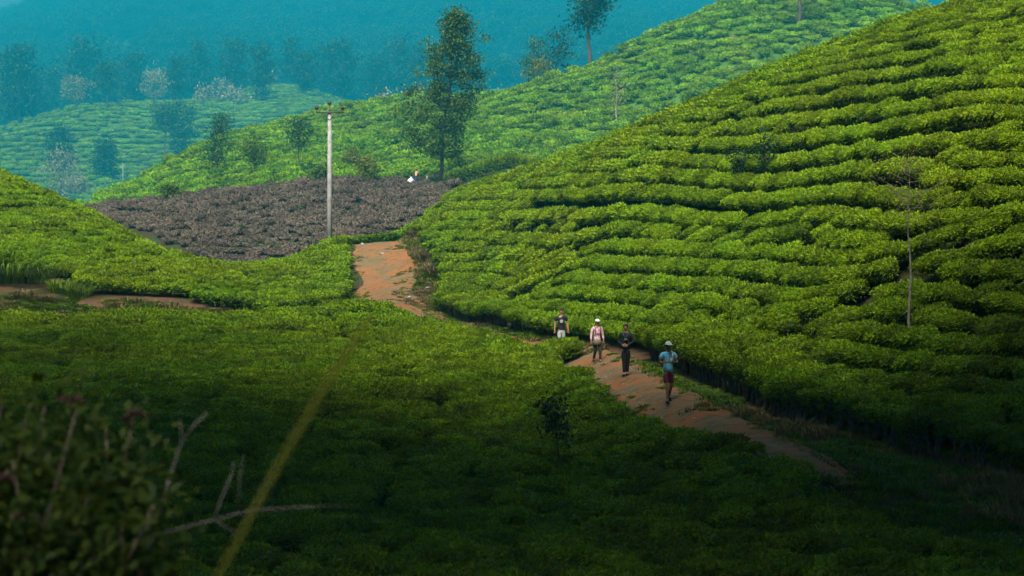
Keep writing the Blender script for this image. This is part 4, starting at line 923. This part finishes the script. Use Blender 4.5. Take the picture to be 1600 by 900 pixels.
# front walker: light blue shirt, maroon shorts, white cap, both hands in front of the chest
e, wr, hd_, ln = person('walker in light blue shirt, maroon shorts and pale cap, nearest on the path', foot(1044,632,54.5), 1.70,
   (((-.275,-.04,1.16),(-.075,-.25,1.20),(.8,-.5,.25)), ((.275,-.04,1.16),(.085,-.24,1.19),(-.8,-.5,.25))), walk, SK, mk('light_blue_cotton', (.10,.36,.52), (.16,.44,.58), 14), mk('maroon_cotton', (.085,.008,.028)), 'short', 'short', mk('white_cap', (.55,.60,.62)), True, yaw=.22, top_hem=.84)
g = Geo(); box(g, (.005,-.315,1.235), (.075,.014,.15)); o = link('telephone', g.mesh('telephone', plain('phone_glass', (.45,.47,.42), .2)), e); 
e.children[-1].name = 'held_phone'
g = Geo(); tube(g, [ln((.10,.10,1.42)), ln((.10,-.03,1.475)), ln((.095,-.15,1.40)), ln((.085,-.165,1.22)), ln((.09,-.16,1.10))], (.03,.034,.03,.03,.02), 7); link('towel', g.mesh('towel', mk('pale_towel', (.5,.5,.42)), True), e)
# walker in black, hands joined at the waist
e, wr, hd_, ln = person('walker dressed all in black with hands joined, third from the left on the path', foot(978,591,63), 1.70,
   (((-.27,.0,1.15),(-.06,-.19,1.05),(.9,-.3,-.1)), ((.27,.0,1.15),(.06,-.19,1.05),(-.9,-.3,-.1))), (((-.06,-.05,.49),(-.045,-.06,.085)), ((.06,.02,.49),(.03,.08,.095))), SKL, mk('black_jacket', (.012,.016,.017)), mk('black_trousers', (.008,.009,.010)), 'long', 'long', None, True, yaw=-.22)
g = Geo(); box(g, (.02,-.165,1.24), (.10,.06,.07)); tube(g, [(.02,-.20,1.24),(.02,-.24,1.24)], .03, 10); tube(g, [(.02,-.16,1.27),(.09,-.10,1.44),(.06,.02,1.50)], .008, 5); tube(g, [(.0,-.16,1.27),(-.09,-.10,1.44),(-.06,.02,1.50)], .008, 5); link('hanging_camera', g.mesh('hanging_camera', plain('camera_body', (.10,.13,.13), .4)), e)
# walker in pink checked shirt
e, wr, hd_, ln = person('walker in pink checked shirt and white cap, second from the left on the path', foot(933,570,72), 1.60, down, walk2, SKL, checked('pink_check', (.50,.27,.30), (.62,.47,.48)), mk('dark_trousers', (.018,.02,.02)), 'long', 'long', mk('white_cap_cotton', (.75,.75,.70)), True, yaw=.28, top_hem=.80)
g = Geo(); tube(g, [(0,0,.93),(0,0,.85),(0,.0,.70)], (.15,.18,.195), 16); link('tunic_hem', g.mesh('tunic_hem', mk('olive_tunic', (.12,.12,.075)), True), e)
g = Geo()
for sd in (-1, 1): tube(g, [(sd*.12,.10,1.40),(sd*.12,-.02,1.485),(sd*.115,-.13,1.38),(sd*.11,-.135,1.2),(sd*.13,-.05,1.08)], .018, 6)
box(g, (0,-.128,1.18), (.24,.02,.03)); link('rucksack_strap', g.mesh('rucksack_strap', mk('red_strap', (.22,.05,.07)), True), e)
# walker half hidden by the tea
e, wr, hd_, ln = person('walker in black T-shirt with round white print, leftmost and half hidden by tea', foot(877,577,77), 1.75, down, walk, SKL, mk('black_tshirt', (.010,.015,.022)), mk('pale_shorts', (.30,.33,.31)), 'short', 'short', None, True, yaw=.05)
g = Geo()
an = np.linspace(0, 2*math.pi, 17)[:-1]
tube(g, [(.0+.055*math.cos(a), -.152, 1.25+.055*math.sin(a)) for a in np.linspace(0, 2*math.pi, 17)], .012, 5); ell(g, (0,-.148,1.25), (.028,.012,.028), 8, 5); link('shirt_print', g.mesh('shirt_print', plain('white_print', (.6,.6,.6), .8)), e)
# tea worker far off with sack
w = stand(650, 193)[:2]
e, wr, hd_, ln = person('far off tea worker in pale top and dark blue skirt beside a white sack', (w[0], w[1], float(gz(*w))+.05), 1.55, (((-.25,-.10,1.18),(-.22,-.28,1.02),(0,-.6,-.7)), ((.25,-.10,1.18),(.20,-.28,1.02),(0,-.6,-.7))), (((-.09,-.03,.49),(-.09,0,.085)), ((.09,.0,.49),(.09,.02,.085))), SK, mk('peach_blouse', (.50,.28,.17)), mk('navy_skirt', (.02,.03,.08)), 'short', 'long', None, True, yaw=2.6, torso_lean=.25, skirt=True)
def sack(name, label, px, py, s, col, tie):
    w = stand(px, 193+(px-650)*.02)[:2]; e = link(name, None, None, (w[0], w[1], float(gz(*w))), (0,0,.4), (s,s,s)); tag(e, label, 'sack')
    g = Geo(); ell(g, (0,0,.42), (.42,.36,.46), 12, 8, 0, 0, lambda d: (1.08 if d[2] < -.3 else 1-.28*max(0, d[2]))*(1+.05*math.sin(d[0]*7+d[1]*5))); link('bag', g.mesh('bag', col, True), e)
    g = Geo(); tube(g, [(0,0,.70),(.02,0,.80),(.05,0,.92)], (.14,.07,.13), 9); link('mouth', g.mesh('mouth', tie, True), e)
WS = mk('white_sack_cloth', (.72,.74,.72)); DS = mk('dark_sack_cloth', (.035,.04,.03)); GS = mk('grey_cloth', (.30,.28,.24))
sack('tea_sack', 'bulging white sack next to the far off tea worker', 642, 286, .85, WS, WS)
sack('tea_sack', 'dark sack with pale top between the tea worker and the tall tree', 667, 284, .95, DS, GS)
# ---------------------------------------------------------------- close plants by the camera
g = Geo(); gf = Geo(); gs = Geo(); fr_ = random.Random(5); rng2 = rng; rng = np.random.default_rng(77)
D0 = 7.6
def fgp(px, py, D=D0): return np.array(at(px, py, D))
TOPS = [(-120,600),(-60,640),(0,640),(40,655),(70,632),(120,640),(165,668),(205,672),(225,730),(240,790),(-40,700),(20,720),(90,720),(150,745),(190,800),(60,800),(-100,780),(130,850),(0,860),(230,860),(-200,640),(-180,760)]
basep = fgp(60, 900, D0+.2); basep[2] = float(gz(basep[0], basep[1]))
for q, (px, py) in enumerate(TOPS):
    p = fgp(px, py, D0+fr_.uniform(-.55, .55)); b_ = basep+np.array([fr_.uniform(-.3,.3), fr_.uniform(-.3,.3), -.05]); mid = (p+b_)/2+np.array([fr_.uniform(-.1,.1), fr_.uniform(-.1,.1), .15])
    tube(gs, [b_, mid, p], (.016,.011,.004), 5)
    n = 420; tt = rng.random(n)**.6; P = np.where(tt[:,None] < .5, b_+(mid-b_)*tt[:,None]*2, mid+(p-mid)*(tt[:,None]*2-1))+rng.normal(0, .095, (n,3))
    leaves(g, P, rdir(n)+np.array([0,0,.3]), np.array([0,-.3,1])+rdir(n)*.5, .066*rng.uniform(.6,1.3,n), .034, rng.random(n))
HEADS = []
for px, py, s in ((118,632,1.),(212,655,1.1),(10,752,1.),(200,662,.8),(-10,640,.9),(96,628,.7),(30,812,.8)):
    p = fgp(px, py, D0-.35); n = 60; d = rdir(n); d[:,2] = np.abs(d[:,2]); gf = Geo(); leaves(gf, p+d*.022*s-basep, d, rdir(n), .022*s, .016*s, rng.random(n)); HEADS.append(gf)
rng = rng2
e = link('flowering_bush', None, None, tuple(basep)); tag(e, 'blurred flowering bush close to the camera in the lower left corner', 'bush')
for nm, gg, m_ in (('stem', gs, M['wood']), ('foliage', g, M['bush'])):
    for v in gg.V: v -= basep
    link(nm, gg.mesh(nm, m_), e)
for gf in HEADS: link('flower_head', gf.mesh('flower_head', M['flower']), e)
# dry forked branch
bb0 = fgp(90, 905, 7.4); gb = fgp(60, 905, 7.4); gb[2] = float(gz(gb[0], gb[1]))-.1
e = link('dry_branch', None, None, tuple(gb)); tag(e, 'bare pale forked branch close to the camera, lower left', 'branch')
TW = (('stem', [(60,1100),(80,900),(190,850),(335,812),(395,797),(480,792),(560,790)], (.012,.011,.009,.0065,.0045,.0025,.001)),
      ('twig', [(215,845),(250,800),(263,752),(285,690),(305,662),(326,644)], (.008,.008,.008,.0075,.006,.003)), ('twig', [(284,694),(283,672),(281,655)], (.006,.004,.002)),
      ('twig', [(335,812),(350,770),(362,742),(366,722)], (.006,.005,.004,.002)), ('twig', [(395,797),(415,765),(433,738)], (.005,.004,.002)), ('twig', [(372,800),(374,750),(380,712)], (.004,.003,.0015)), ('twig', [(335,812),(360,828),(390,832)], (.004,.003,.0015)))
for nm, pts, rd in TW:
    gg = Geo(); P = [fgp(a, b_, 7.4+.05*math.sin(a*.05)) for a, b_ in pts]
    if nm == 'stem': P[0] = gb
    tube(gg, [p-gb for p in P], np.array(rd)*.7, 6); link(nm, gg.mesh(nm, M['twig'], True), e)
# yellow grass blade crossing the view
gg = Geo(); pts = [(250,1150),(330,920),(395,800),(440,718),(500,618),(548,540),(586,488)]; P = [fgp(a, b_, 3.3+.0005*(900-b_)) for a, b_ in pts]; P[0][2] = float(gz(P[0][0], P[0][1]))-.02
P = np.array(P); wd = np.array([.003,.004,.0045,.005,.0055,.0055,.003]); t = np.gradient(P, axis=0); sd = np.cross(t, (0,1,0)); sd /= np.linalg.norm(sd, axis=1)[:,None]
Vv = []; Ff = []
for i in range(len(P)): Vv += [P[i]-sd[i]*wd[i]-P[0], P[i]+np.array([0,.006,0])-P[0], P[i]+sd[i]*wd[i]-P[0], P[i]+np.array([0,.007,0])-P[0]]
for i in range(len(P)-1):
    for k in range(4): Ff.append((i*4+k, i*4+(k+1) % 4, i*4+4+(k+1) % 4, i*4+4+k))
gg.add(Vv, Ff, .5); o = link('yellow_grass', gg.mesh('yellow_grass', M['blade']), None, tuple(P[0])); tag(o, 'long blurred yellow grass blade crossing the lower left close to the camera', 'grass')
# ---------------------------------------------------------------- haze
hz = bpy.data.materials.new('haze'); hz.use_nodes = True; nt = hz.node_tree; nt.nodes.clear()
out = nt.nodes.new('ShaderNodeOutputMaterial'); pv_ = nt.nodes.new('ShaderNodeVolumePrincipled')
pv_.inputs['Color'].default_value = (*HAZE_COLOR, 1); pv_.inputs['Density'].default_value = HAZE_DENSITY; pv_.inputs['Anisotropy'].default_value = 0.0
nt.links.new(pv_.outputs[0], out.inputs['Volume'])
zlo, zhi = float(GZ.min())-1.5, float(GZ.max())+25
g = Geo(); box(g, (0,0,(zlo+zhi)/2), (4240,4240,zhi-zlo)); o = link('haze', g.mesh('haze', hz)); tag(o, 'blue haze in the air over the whole valley', kind='stuff')
